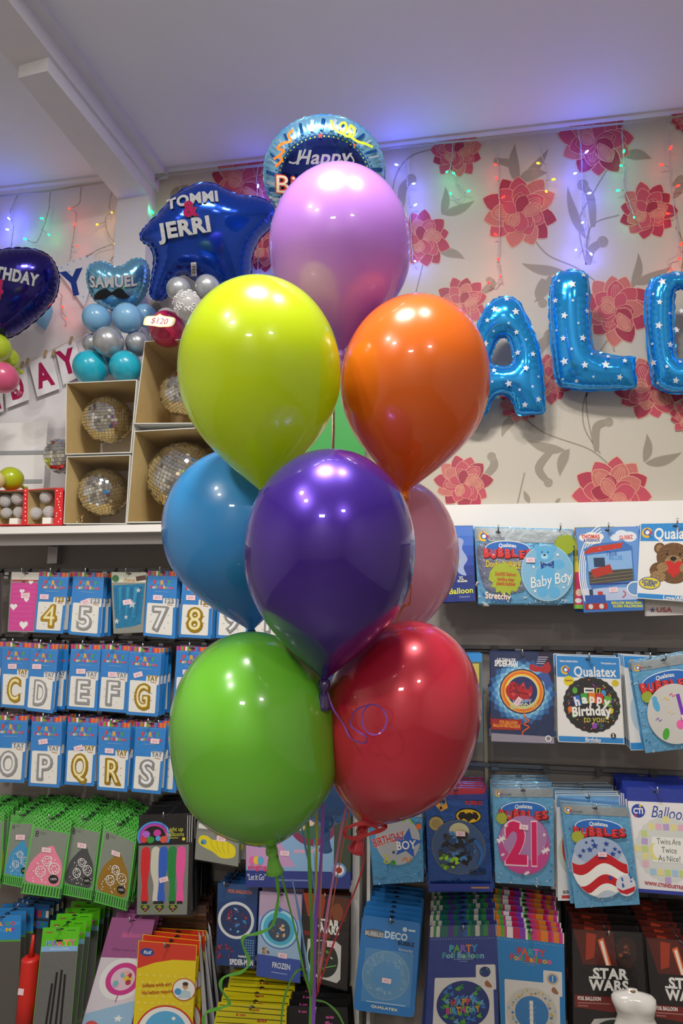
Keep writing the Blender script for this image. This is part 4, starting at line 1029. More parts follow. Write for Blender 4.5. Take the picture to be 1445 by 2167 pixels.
# lower row
letter_pack('P', False, [(80, 1517), (142, 1519), (136, 1664), (70, 1660)], off=OL - .03, n=2, st=None, lab='blue packet showing beside and behind the silver P packet')
letter_pack('S', False, [(306, 1529), (378, 1532), (372, 1678), (298, 1672)], off=OL - .03, n=2, st=None, lab='blue packet behind the silver S packet, by green balloon')
letter_pack('O', False, [(-10, 1513), (60, 1515), (51, 1657), (-18, 1654)], st=None)
letter_pack('P', False, [(68, 1516), (132, 1518), (126, 1667), (60, 1663)], off=OL + .008, st=(40, 82, -10))
letter_pack('Q', True, [(144, 1518), (208, 1520), (199, 1664), (136, 1660)], st=(40, 100, -18))
letter_pack('R', True, [(209, 1526), (277, 1530), (269, 1676), (205, 1671)], off=OL + .012, st=(36, 90, 0))
letter_pack('S', False, [(288, 1527), (353, 1530), (340, 1681), (278, 1675)], off=OL + .008, st=(66, 60, 0))

# ---- green dotted bags
GRN = '#5dbf50'
def dot_bag(col, dcol):
    def f(d, H):
        q = random.Random(hash(col) % 97 if False else len(col) + ord(col[1]) * 7)
        for j in range(6):
            for i in range(9): d.ell(4 + i * 12 + (j % 2) * 6, 3 + j * 5.6, 2.0, 2.0, '#1f4a26', 8)
        d.poly([(6, 38), (95, 38), (92, H * .86), (4, H * .86)], M('#858f84', .25, 0, .6))
        d.t('8', 16, 52, 16, BLK, 10, 0, 0); d.rect(24, 46, 40, 47, '#303430'); d.rect(24, 50, 38, 51, '#303430')
        b = crom([(8, H * .83), (12, H * .62), (30, H * .48), (58, H * .36), (72, H * .44), (88, H * .56), (92, H * .72), (84, H * .85), (50, H * .86)], 5); d.poly(b, col)
        for k in range(8): d.line([(10 + k * 10, H * (.80 - .01 * k)), (30 + k * 7, H * .6), (45 + k * 5, H * (.5 + .02 * k))], 1.0, dcol)
        for k in range(42):
            x, y = q.uniform(12, 88), q.uniform(.5, .84); 
            if abs(x - 52) < 38 * (y - .28) / .5: d.ell(x, H * y, 1.7, 1.7, '#f2f0ee', 8)
        for x, y, r in ((40, .70, 13), (72, .64, 14), (52, .56, 12)):
            d.ring(x, H * y, r, r * 1.15, 2.2, '#efeeec', 20)
            for a in range(6): d.ell(x + r * .5 * math.cos(a), H * y + r * .55 * math.sin(a), 2, 2, '#f4f2f0', 8)
            d.line([(x, H * y + r), (x + 6, H * y + r + 10)], 1, '#efeeec')
        d.ell(74, H * .77, 12, 12, '#15181a', 20); d.t('100%', 74, H * .77, 6, '#e8e8e8', 17, -12, 0)
        d.rect(2, H * .86, 98, H, GRN)
        for k in range(14): d.poly([(3 + k * 7, H * .875), (6.2 + k * 7, H * .875), (5.8 + k * 7, H * .985), (2.6 + k * 7, H * .985)], '#24522a')
    return f
def spiky(n=11):
    t = []
    for k in range(n + 1): t += [(100 * k / n, .0 if k % 2 else .02)]
    for k in range(n): pass
    top = []
    for k in range(2 * n + 1): top.append((100 * k / (2 * n), (.0, .022, .006, .03)[k % 4]))
    return top + [(99, .5), (98, 1), (2, 1), (1, .5)]
bags = (('blue', '#3f9bd0', '#2a7fb0', [(24, 1722), (78, 1722), (62, 1882), (4, 1870)], .17), ('pink', '#f08aa6', '#d86a8c', [(73, 1720), (153, 1736), (130, 1902), (42, 1890)], .2),
        ('charcoal', '#4a4c50', '#6a6c70', [(150, 1722), (216, 1738), (196, 1906), (130, 1893)], .185), ('gold brown', '#9a7420', '#7a5a14', [(222, 1726), (291, 1758), (270, 1928), (196, 1908)], .2), ('yellow', '#c8b828', '#a89818', [(-52, 1712), (10, 1716), (2, 1880), (-62, 1868)], .16))
for nm, c, c2, quad, off in bags:
    packet('balloon_bag', 'green dotted bag of dotted %s balloons' % nm, 'packet', quad, off, dot_bag(c, c2), GRN, .006, 'green dotted balloon bags', stack=(6, .024, ''), sticker=[(46, 90, -3)] if nm != 'yellow' else None, outline=spiky(), sleeve=(0, 0, 3, 7), rise=.004)
# light up balloons
def lightup(d, H):
    d.rect(1, 1, 99, 54, '#17171b')
    for r, c in ((30, '#3f9fe0'), (27, '#8a4ac8'), (24, '#d03f9a')): d.ring(28, 40, r, r * .9, 3, c, 26, 150, 390)
    for x, y, r, c in ((14, 36, 7, '#b46ad8'), (34, 34, 7, '#d03fa8'), (22, 46, 7, '#2f9a3c'), (10, 46, 6, '#e03a34'), (36, 44, 5, '#4fb0e8'), (46, 46, 7, '#e05a4a')): d.ell(x, y, r, r * .9, c, 14)
    d.rect(0, 52, 60, 56, '#17171b')
    d.t('Light up', 66, 28, 7.5, '#d8d83a', 30, 0, 0); d.t('balloons', 67, 37, 7.5, '#d8d83a', 32, 0, 0); d.rect(53, 43, 72, 44.5, '#b8b83a'); d.ell(82, 46, 3, 3, '#e8d838', 12)
    for x in (88, 92, 96): d.rect(x, 4, x + .9, 52, '#e6e6e6')
    d.rect(1, 56, 92, H - 2, M('#7f847e', .25, 0, .8))
    for x, c, s in ((14, '#d8252c', 0), (32, '#d6d2c4', 3), (46, '#2f62c8', -2), (62, '#1f8a40', 2), (78, '#f05aa8', 0)):
        pts = [(x - 8, H * .42), (x - 6, H * .34), (x + 2, H * .32), (x + 8, H * .36), (x + 8, H * .52), (x + 5 + s, H * .7), (x + 7 + s, H * .86), (x - 6 + s, H * .86), (x - 5 + s, H * .7), (x - 8, H * .56)]
        d.poly(crom(pts, 4), c); d.line([(x - 2, H * .36), (x + 1, H * .6), (x - 1 + s, H * .84)], 1.2, M(c, .2))
        d.rect(x - 5 + s, H * .855, x + 5 + s, H * .885, '#1c1c1e')
    for x in (16, 42, 66):
        d.poly(heartpts(x, H * .925, 10), '#2a2c2a'); d.line(heartpts(x, H * .925, 9), 1, '#9ab83a', closed=True); d.t('PULL', x, H * .915, 3.2, '#d8d83a', 9, 0, 1); d.ell(x, H * .94, 2, 2, '#d03a8a', 8)
packet('balloon_packet', 'black headed light up balloons packet with coloured deflated balloons', 'packet', [(294, 1724), (411, 1720), (405, 1938), (288, 1938)], .21, lightup, '#17171b', .004, stack=(7, .022, ''), sticker=[(48, 118, -14)], sleeve=(0, 0, 0, 2), rise=.003)
def yelpk(d, H):
    d.rect(2, 2, 98, H * .25, M('#7d8079', .3, 0, .6)); d.rect(4, H * .05, 96, H * .18, '#e2e2de')
    d.poly(crom([(6, H * .46), (12, H * .36), (26, H * .36), (38, H * .44), (60, H * .42), (84, H * .5), (92, H * .62), (88, H * .8), (60, H * .86), (40, H * .74), (20, H * .66), (8, H * .58)], 5), '#e8d81c')
    for k in range(4): d.line([(34 + k * 14, H * .46), (38 + k * 12, H * .6), (50 + k * 9, H * .74)], 1.2, '#b8a810')
    d.ell(18, H * .52, 7, 6, '#5a9ab8', 16); d.ell(15, H * .55, 3, 3, '#2a6a98', 8)
packet('balloon_packet', 'clear packet of bright yellow balloons left of the green ribbon', 'packet', [(417, 1738), (508, 1744), (504, 1834), (412, 1818)], .21, yelpk, M('#8a8d86', .3, 0, .6), .006, stack=(3, .03, ''), sticker=[(58, 34, 3)], sleeve=(2, 0, 2, 3))
# ---- bottom left
def pumphead(d, H):
    d.rect(1, 1, 99, H * .2, '#2f86d0'); d.t('BALLOON', 60, H * .07, 9, [INK(c) for c in RB], 70, 0, 2); d.t('PUMP', 60, H * .12, 9, [INK(c) for c in RB], 50, 0, 2); d.rect(0, H * .2, 100, H * .215, '#5a9a3c')
packet('balloon_packet', 'clear bag with blue header cut by left edge beside pump', 'packet', [(-34, 1938), (46, 1935), (36, 2200), (-50, 2200)], .2, pumphead, M('#56544f', .2, 0, .8), .01, stack=(3, .03, ''))
t = thing('balloon_pump', 'red plastic hand pump for balloons at lower left', 'pump', P(62, 2060, .2))
a, b, c = P(71, 1978, .2), P(66, 2024, .2), P(50, 2200, .2)
dv = (c - b)
MB().tube([a, a + (b - a) * .5, b], [.004, .006, .010], 16).build('nozzle', M('#c8281e', .35), t, True)
MB().tube([b, b + dv * .02, b + dv * .04, b + dv * .5, c], [.020, .028, .0285, .0285, .0285], 24).build('barrel', M('#cc2a22', .35), t, True)
s_ = Draw(flat(.2292)); s_.rect(38, 2092, 50, 2106, STK, 8); s_.build('price_sticker', t)
def greenhead(d, H):
    d.rect(1, 1, 99, 52, '#5fc422'); d.rect(1, 52, 99, 66, '#8ab8e4'); d.t('PARTY', 52, 43, 15, [INK(c) for c in ('#3f7ae0', '#8a4ad0', '#e84040', '#f09028', '#d83a8a')], 78, -2, 2, ol=INK('#f4f4f4'))
    d.rect(10, 12, 28, 15, '#a83a4a'); d.rect(66, 8, 90, 10, '#3a6a20'); d.t('BALLOONS', 50, 59, 4, '#e8f0f8', 50, 0, 0)
    d.rect(1, 66, 99, H - 1, M('#6a6a6a', .15, 0, .9, .15, 40))
    for x, y0, y1, t in ((50, .4, .95, -6), (62, .38, .98, -3), (72, .42, 1, 0), (40, .5, 1, -8)): d.line([(x, H * y0), (x + t * .5, H * (y0 + y1) / 2), (x + t, H * y1 - 2)], 6, '#1c1c1e', 4)
    d.ell(48, H * .12, 10, 3, '#20281c')
packet('balloon_packet', 'bag of black modelling balloons under a bright green header, frontmost', 'packet', [(91, 1963), (169, 1961), (148, 2200), (66, 2200)], .24, greenhead, '#5fc422', .008, stack=(5, .038, ''), slot=True, rise=.004)
packet('balloon_packet', 'blue striped header packet behind the red pump nozzle', 'packet', [(28, 1908), (106, 1914), (92, 2120), (14, 2110)], .12, lambda d, H: (d.rect(2, 2, 98, 40, '#2c64a8'), d.t('6', 14, 10, 12, '#e8e8e8', 8, 0, 1), [d.rect(30 + k * 10, 18, 38 + k * 10, 36, STRIPES[k % 8]) for k in range(7)], d.rect(2, 46, 98, 66, '#2f86d0'), d.t('PARTY', 60, 56, 10, [INK(c) for c in RB], 60, 0, 2)), M('#4a4a48', .3, 0, .6), stack=(3, .025, ''))
def pinkpk(d, H):
    d.rect(1, 1, 99, H * .34, '#a05890'); d.poly([(1, H * .34), (99, H * .34), (99, H * .7), (1, H * .82)], '#dcd6e0'); d.poly([(1, H * .82), (99, H * .7), (99, H), (1, H)], '#9cc4e4')
    d.t('balloon', 55, H * .14, 13, '#d86aa0', 44, 0, 1, .2); d.t('Inflate with air', 46, H * .27, 6, '#6a2a6a', 54, 2, 0, .2)
    d.ell(58, H * .52, 47, 47 * 1.1, '#ececee'); d.ring(60, H * .52, 36, 40, 12, '#d43a92'); d.ell(60, H * .52, 25, 28, '#e8c8dc')
    for k in range(9): d.ell(60 + 14 * math.cos(k * 2.3), H * .52 + 16 * math.sin(k * 1.9), 6, 7, ['#e8c84a', '#f0b8b0', '#7ac0c8', '#b83a4a', '#c8a0d8'][k % 5], 12)
    d.ell(92, H * .32, 12, 12, '#c8b8a0'); d.line([(58, H * .64), (56, H * .72)], 2, '#b04a8a')
    d.poly(crom([(4, H * .98), (8, H * .9), (22, H * .88), (38, H * .93), (42, H * .99)], 4), '#d8525a'); d.star(70, H * .86, 10, '#f4f8fc')
packet('balloon_packet', 'tall pink and lilac packet with round pink balloon picture, leaning left', 'packet', [(237, 1941), (328, 1946), (274, 2190), (166, 2190)], .2, pinkpk, '#a05890', .004, stack=(3, .03, ''), sleeve=(1, 1, 2, 0))
def yelred(d, H):
    d.poly([(1, 1), (99, 1), (99, 28), (60, 29), (30, 36), (1, 48)], '#d23a26'); d.ell(16, 19, 12, 7, '#28489a', 18); d.t('foil', 16, 19, 6, '#e8ecf4', 13, 0, 1, .2)
    for j in range(6):
        for i in range(8): d.ell(6 + i * 12 + (j % 2) * 6, 58 + j * 12, 2.4, 2.4, '#e8d860', 8)
    d.t('Inflate with air!', 36, 74, 6, '#b04a1e', 50, -6, 1); d.t('No helium required!', 40, 86, 6, '#b04a1e', 58, -6, 1)
    d.ell(54, H * .82, 50, 50, '#c83a24', 40); d.ell(54, H * .82, 47, 47, '#efeeec', 40); d.ell(54, H * .8, 36, 36, '#5ab0e0', 40)
    q = random.Random(8)
    for k in range(24): 
        a, r = q.uniform(0, 6.28), q.uniform(0, 30); d.ell(54 + r * math.cos(a), H * .8 + r * math.sin(a), *([q.uniform(2.5, 6)] * 2), ['#3a86c8', '#e8d23a', '#d83a3a', '#f4f4f4', '#8ad0f0'][k % 5], 12)
    d.ell(82, 80, 20, 20, '#c84a24', 24); d.ell(82, 80, 18.5, 18.5, '#e9ece8', 24); d.poly([(72, 96), (74, 84), (84, 80), (94, 84), (94, 95)], '#b8d0d8'); d.ell(84, 74, 5, 6, '#c89878', 12); d.ell(84, 70, 5, 3.6, '#4a3020', 12); d.ell(72, 84, 6, 6, '#4a9ad0', 12)
packet('balloon_packet', 'yellow and red packet with a round blue dotted balloon picture', 'packet', [(293, 1990), (417, 2000), (404, 2230), (278, 2230)], .24, yelred, '#e4cc1a', .004, stack=(3, .03, ''), sleeve=(1, 1, 2, 0))
# pale edges of a fanned pack stack beside it
for k, (x0, y0, x1, y1) in enumerate(((420, 1970, 436, 2200), (428, 1968, 452, 2190), (437, 1968, 446, 2130), (440, 1950, 462, 2160))):
    d = Draw(flat(.2 - k * .02)); d.slab([(x0, y0), (x0 + 5, y0 + 12), (x1 + 6, y1), (x1 - 6, y1)], M('#a8aab0', .4), .02, BLK); d.poly([(x0 + 5, y0 + 12), (x0 + 9, y0 + 40), (x1 + 12, y1), (x1 + 6, y1)], '#1e1e22')
    tag(d.build('balloon_packet'), ('edge on packet with pale grey rim beside yellow and red packet, ' + ('frontmost', 'second from front', 'third from front', 'rearmost')[k]), 'packet', 'edge on packets by the yellow packet')
def dkstack(d, H):
    for k in range(9): d.rect(2, 4 + k * 9, 98, 8 + k * 9, ['#4a2a26', '#6a4a3a', '#2a1e1c'][k % 3], (k % 3) - 1)
packet('balloon_packet', 'dark brown glossy packet above the edge on packets', 'packet', [(330, 1925), (436, 1915), (440, 2010), (330, 2000)], .14, dkstack, M('#3a2724', .25, 0, .8), stack=(4, .02, ''), rise=.006)
# ---- centre packs
def letgo(d, H):
    d.poly([(0, 0), (36, 0), (48, H * .35), (54, H * .75), (0, H * .75)], '#c89ac8'); d.poly([(20, 0), (60, 0), (100, H * .5), (100, H * .8), (50, H * .8), (30, H * .4)], '#8ab4dc'); d.rect(0, H * .8, 100, H, '#283a8a')
    d.ell(24, H * .12, 18, 17, '#8a2a6a', 30); d.ell(24, H * .12, 16.5, 15.5, '#f0a8c8', 30); d.t('BALLOON', 25, H * .08, 8.5, BLK, 26, -6, 2, ol=WHT)
    d.ell(64, H * .16, 25, 27, '#8a2c58', 36); d.ell(64, H * .14, 21, 22, '#3c6a54', 36)
    q = random.Random(2)
    for k in range(22): a, r = q.uniform(0, 6.28), q.uniform(2, 17); d.ell(64 + r * math.cos(a), H * .14 + r * math.sin(a), q.uniform(2, 5), q.uniform(2, 5), ['#d8b86a', '#e8c8b0', '#4a7a9a', '#8a3a5a', '#a8c8d8', '#5a8a4a'][k % 6], 10)
    d.t('melody', 58, H * .55, 5, '#e8a8c8', 24, -3, 2); d.rect(84, 0, 100, H * .8, '#3a4a3a')
    d.t('"Let It Go"', 10, H * .88, 5.5, WHT, 18, 0, 0, .1); d.rect(28, H * .9, 60, H * .92, '#7a8ac8')
    d.ell(89, H * .78, 7, 7, '#6aa0d8', 20); d.ell(89, H * .78, 5, 5, '#e8ecf0', 20); d.ell(89, H * .78, 3, 3, '#a81e2a', 14)
    for x, c in ((6, '#e86aa8'), (10, '#f0c83a'), (14, '#5ab0e0')): d.ell(x, H * .68, 3, 4, c, 10)
    d.t('singing', 11, H * .76, 4.5, '#e0387a', 18, 0, 2)
packet('balloon_packet', 'wide lilac and blue singing balloon packet under the blue balloon', 'packet', [(521, 1700), (743, 1704), (741, 1881), (520, 1877)], .2, letgo, '#8ab0dc', .004, stack=(3, .03, ''), sticker=[(37, 47, 3)], sleeve=(.5, 0, .5, 1))
def blob(d, x, y, r, cols, seed, n=24, rr=(2, 6)):
    q = random.Random(seed)
    for k in range(n):
        a, t = q.uniform(0, 6.28), r * math.sqrt(q.random()) * .9; d.poly(crom([(x + t * math.cos(a) + q.uniform(.4, 1) * q.uniform(*rr) * math.cos(b), y + t * math.sin(a) + q.uniform(.4, 1) * q.uniform(*rr) * math.sin(b)) for b in (0, 1.05, 2.1, 3.14, 4.2, 5.25)], 3), cols[k % len(cols)])
def spid(d, H):
    d.poly([(0, 0), (100, 0), (100, H * .2), (50, H * .16), (0, H * .25)], '#1f4a80'); d.t('FOIL BALLOON', 56, H * .09, 8, '#c86a48', 60, 0, 2)
    d.ell(48, H * .44, 46, 46, '#d8dce0', 36); d.ell(48, H * .44, 39, 39, '#1d3566', 36); blob(d, 48, H * .44, 32, ['#3f86c8', '#b02a2c', '#1b2c58', '#7ac0e8', '#8a2028'], 4, 30)
    blob(d, 20, H * .84, 24, ['#a0242a', '#7a1a20', '#22386e', '#b8343a'], 6, 26)
    for j in range(7):
        for i in range(4): d.rect(74 + i * 6, H * .66 + j * 6, 78 + i * 6, H * .66 + j * 6 + 3.4, '#6a9ac8', -8)
    d.t('MARVEL', 70, H * .87, 4.5, WHT, 26, 0, 2); d.t('SPIDER-MAN', 66, H * .94, 13, '#e4e4ea', 62, -3, 2)
packet('balloon_packet', 'blue hero balloon packet with round picture and red shapes below', 'packet', [(461, 1868), (546, 1874), (538, 2050), (457, 2041)], .17, spid, '#173d78', .004, stack=(3, .03, ''), sleeve=(1, 1, 2, 2), hookx=22, slot=True)
def froz(d, H):
    d.rect(1, 1, 99, H * .3, '#b8a0bc'); d.rect(1, H * .3, 99, H * .74, '#9cbcdc'); d.rect(1, H * .74, 99, H - 1, '#3854a8')
    d.ell(48, H * .42, 45, 45 * 1.02, '#4a6ab8', 40); d.ell(48, H * .42, 42, 43, '#a8dcec', 40); d.ell(48, H * .42, 36, 37, '#4ab4d8', 40); d.ell(48, H * .43, 26, 27, '#38506a', 36)
    blob(d, 48, H * .44, 18, ['#8a5a38', '#e8c8a8', '#d8c88a', '#7a4a2c', '#5a9ac8'], 3, 18); d.star(48, H * .2, 8, '#4a6ab8', -90, .5, 6)
    blob(d, 20, H * .7, 14, ['#7a4a30', '#b88a68', '#8a5a3a', '#d8c8a0'], 9, 12); d.t('FROZEN', 56, H * .84, 12, '#e4ecf6', 42, 0, 1); d.rect(34, H * .92, 70, H * .93, '#9ab0e0')
packet('balloon_packet', 'lilac and ice blue packet with round turquoise picture', 'packet', [(549, 1885), (640, 1892), (635, 2081), (542, 2065)], .185, froz, '#3854a8', .004, stack=(3, .03, ''), sticker=[(58, 142, 2)], sleeve=(1, 1, 2, 2))
def sw_small(d, H):
    d.poly([(0, 0), (50, 0), (42, 50), (10, 48)], '#a83a24'); d.poly([(50, 2), (98, 4), (92, 50), (55, 56)], '#5a2c1c'); d.ell(74, 34, 12, 18, '#8a4a2c')
    d.t('STAR', 56, H * .315, 14, WHT, 44, 0, 2); d.t('WARS', 56, H * .39, 14, WHT, 46, 0, 2); d.rect(2, H * .43, 60, H * .48, '#7a2420')
    d.poly([(10, H * .52), (72, H * .5), (84, H * .54), (84, H * .9), (76, H * .95), (16, H * .93), (6, H * .88)], '#d4d4d0'); d.ell(44, H * .72, 34, 37, '#26302a', 36); blob(d, 44, H * .72, 26, ['#3a5a34', '#8a2c28', '#b8b0a0', '#2a3a5a', '#5a9a3c'], 12, 22); d.line([(44, H * .82), (74, H * .76)], 1.5, '#7ad85a')
packet('balloon_packet', 'black film packet with white block lettering behind the ribbons', 'packet', [(641, 1889), (741, 1897), (734, 2096), (642, 2073)], .19, sw_small, '#221d1d', .004, stack=(3, .03, ''), sticker=[(62, 100, 0)], sleeve=(1, 1, 3, 2))
def tapepk(base, seed):
    def f(d, H):
        q = random.Random(seed)
        for k in range(9):
            d.poly([(2, 4 + k * H / 9), (98, 7 + k * H / 9), (98, 8.5 + k * H / 9), (2, 5 + k * H / 9)], '#22201c')
            d.t(q.choice(('6 cm', '60', '6.')), q.uniform(20, 80), 9 + k * H / 9, 4, '#b8342a' if base != '#1c1c1e' else '#c858a0', 14, 1, 2)
    return f
packet('balloon_packet', 'yellow printed packet under the film packets, left of the ribbons', 'packet', [(462, 2120), (606, 2128), (606, 2230), (440, 2230)], .24, tapepk('#cfc41a', 1), '#cfc41a', .004, stack=(6, .028, ''), hookx=50, rise=.004)
packet('balloon_packet', 'black packet with yellow corner behind the ribbons at the bottom edge', 'packet', [(608, 2128), (735, 2132), (740, 2230), (606, 2230)], .23, tapepk('#1c1c1e', 2), '#1c1c1e', .004, stack=(6, .028, ''), hookx=50, rise=.004)
# ------------------------------------------------------------------ right hand packets
BAG = M('#74bcec', .2, .5, .5, .4, 38)
BAGD = M('#5aa8de', .2, .5, .5, .5, 38)
def qlogo(d, x, y, r):
    d.ell(x, y, r, r, '#f0c02a', 20); d.poly([(x - r * .2, y - r), (x + r, y - r * .2), (x + r, y + r * .4), (x, y + r * .2)], '#d8342a'); d.ell(x, y - r * .1, r * .62, r * .62, '#2a6ac0', 20); d.ell(x + r * .1, y - r * .05, r * .4, r * .4, WHT, 16); d.poly([(x + r * .2, y + r * .3), (x + r * .6, y + r * .1), (x + r * 1.1, y + r), (x + r * .7, y + r)], '#2a6ac0')
RED3 = M('#d4202a', .25, 0, 1)
def bubbles(d, cx, cy, w, s=1.0, rot=0):
    """the oval plate with its bubbly red lettering"""
    d.ell(cx, cy - w * .02, w * .46, w * .17, WHT, 36, rot); d.ell(cx, cy - w * .02, w * .445, w * .155, '#2a6cc0', 36, rot)
    d.t('Qualatex', cx, cy - w * .10, w * .075, WHT, w * .36, rot, 1, 0, w * .02)
    L = 'BUBBLES'; n = len(L)
    for k, ch in enumerate(L):
        x = cx + (k - 3) * w * .145; y = cy + w * .055 + (k % 2) * w * .022 + abs(k - 3) * w * .004; hh = w * (.17 if k in (0, 1, 2, 3) else .15)
        a = rot + ((k * 37) % 13 - 6)
        d.t(ch, x + w * .008, y + w * .012, hh * 1.12, '#3a0a14', w * .165, a, 2); d.t(ch, x, y, hh, RED3, w * .14, a, 2); d.t(ch, x - w * .006, y - w * .012, hh * .8, '#ea5a52', w * .07, a, 0)
def bag_trim(d, H):
    d.rect(1, 1, 99, 15, FOIL('#b4c0c8', .3, .2, 30)); qlogo(d, 9, 10, 5); d.t('The Very Best', 22, 11, 4, '#3a4a5a', 17, 0, 0)
    q = random.Random(int(H))
    for k in range(40):
        x, y = (q.choice((q.uniform(2, 10), q.uniform(90, 98))), q.uniform(20, H * .95)) if k % 2 else (q.uniform(4, 96), q.uniform(H * .88, H * .99))
        a = q.uniform(0, 3.14); l = q.uniform(2, 6); d.poly([(x, y), (x + l * math.cos(a), y + l * math.sin(a)), (x + l * .5 * math.cos(a + 1), y + l * .5 * math.sin(a + 1))], q.choice((FOIL('#d8ecf8', .15), FOIL('#3f8fc8', .15), FOIL('#f4fafe', .2))))
OR_ = .2
# first row
def foilchar(d, H):
    for k in range(6): d.rect(1, 1 + k * H * .13, 99, 1 + (k + 1) * H * .13, ['#5a8ae0', '#4a7cda', '#3a68cc', '#2f55b8', '#26449c', '#203a86'][k])
    d.poly(crom([(48, 20), (62, 40), (58, 60), (66, 80), (58, 105), (40, 130), (0, 120), (0, 30)], 5), '#c8d84a'); d.poly(crom([(62, 30), (76, 36), (72, 56), (84, 80), (74, 100), (80, 120), (60, 110), (66, 80), (60, 60)], 5), '#a8b8e4')
    d.rect(60, H * .70, 80, H * .745, BLK); d.t('XL', 68, H * .69, 8, '#c8d0e0', 12, 0, 2); d.t('Xtraloffe', 70, H * .73, 4.5, WHT, 24, 0, 2)
    d.t('Foil Balloon', 50, H * .86, 13, '#e4e83a', 92, -2, 1); d.t('Character', 74, H * .935, 4.5, '#b8c4e8', 26, -2, 0)
packet('balloon_packet', 'royal blue packet with yellow lettering partly behind the pink balloon', 'packet', [(912, 1113), (1001, 1112), (1006, 1272), (918, 1275)], OR_, foilchar, '#203a86', .004, stack=(4, .025, ''), sleeve=(1, 0, 1, 4), hookx=44)
def babyboy(d, H):
    bag_trim(d, H)
    d.poly(crom([(4, 18), (40, 22), (52, 40), (48, 64), (14, 66), (4, 50)], 5), FOIL('#8a93b0', .25, .6, 30)); bubbles(d, 33, 23, 50)
    d.t('DoubleBUBBLE', 28, 38, 6.5, '#e0c83a', 36, 2, 2, 0, 0, INK('#7a6a18'))
    d.poly(starpts(29, 53, 17, -80, .78, 14), '#a8b83a'); d.t('SHAPED Balloon', 30, 48, 3.6, '#b8482a', 22, 1, 2); d.t('inside a clear', 30, 53, 3.6, '#b8482a', 18, 3, 2); d.t('plastic bubble!', 30, 57.5, 3.6, '#b8482a', 20, 3, 2)
    d.poly(starpts(91, 16, 11, 0, .8, 14), '#9aae2a'); d.t('Stretchy', 21, 70, 6.5, '#f0e4d8', 27, 4, 2, 0, 0, INK('#c85a3a')); d.t('PLASTIC', 24, 75, 3, '#2a5a9a', 18, 3, 2)
    d.ell(73, 46, 27, 29.5, M('#a8d6ee', .2, .1, 1), 48); d.ell(73, 46, 26, 28.5, M('#86c2e6', .2, .1, 1), 48)
    BB, BD = M('#62b4e4', .3, 0, .6), M('#3f92cc', .3)
    d.ell(60, 36, 5, 5, BB, 16); d.ell(85, 37, 6, 5, BB, 16); d.ell(72, 50, 11, 13, BB, 24); d.ell(68, 64, 6, 7, BB, 16); d.ell(80, 66, 6, 6, BB, 16)
    d.ell(63, 20, 3.2, 3.2, BB, 14); d.ell(80, 20, 3.2, 3.2, BB, 14); d.ell(71, 26, 9, 8, BB, 24); d.ell(70.5, 29, 3.6, 2.8, '#a8daf4', 16); d.ell(70.5, 27.6, 1.4, 1, BLK, 10); d.ell(68, 24.5, .7, .9, BLK, 8); d.ell(74, 24.5, .7, .9, BLK, 8)
    d.poly([(66, 34), (73, 37), (80, 33), (80, 41), (73, 38), (67, 42)], '#1e4a9a')
    for x, y in ((68, 36), (70, 39), (77, 36), (78, 39)): d.ell(x, y, .5, .5, WHT, 6)
    d.t('Baby Boy', 76, 53, 11, WHT, 44, -10, 0, .2, 0)
    for x, y, r in ((59, 40, 2), (60, 65, 2), (92, 48, 2), (84, 27, 2), (90, 61, 1.6)): d.star(x, y, r, WHT)
packet('balloon_bag', 'wide blue foil bag with a pale blue baby boy bubble picture', 'packet', [(1003, 1114), (1213, 1120), (1213, 1277), (1012, 1277)], OR_, babyboy, BAG, .009, 'blue foil bubble balloon bags', .004, stack=(4, .035, ''), sticker=[(56, 33, 0)], hookx=24)
hook(P(1184, 1122, OR_), 'second wire peg through the top right of the wide baby boy bag')
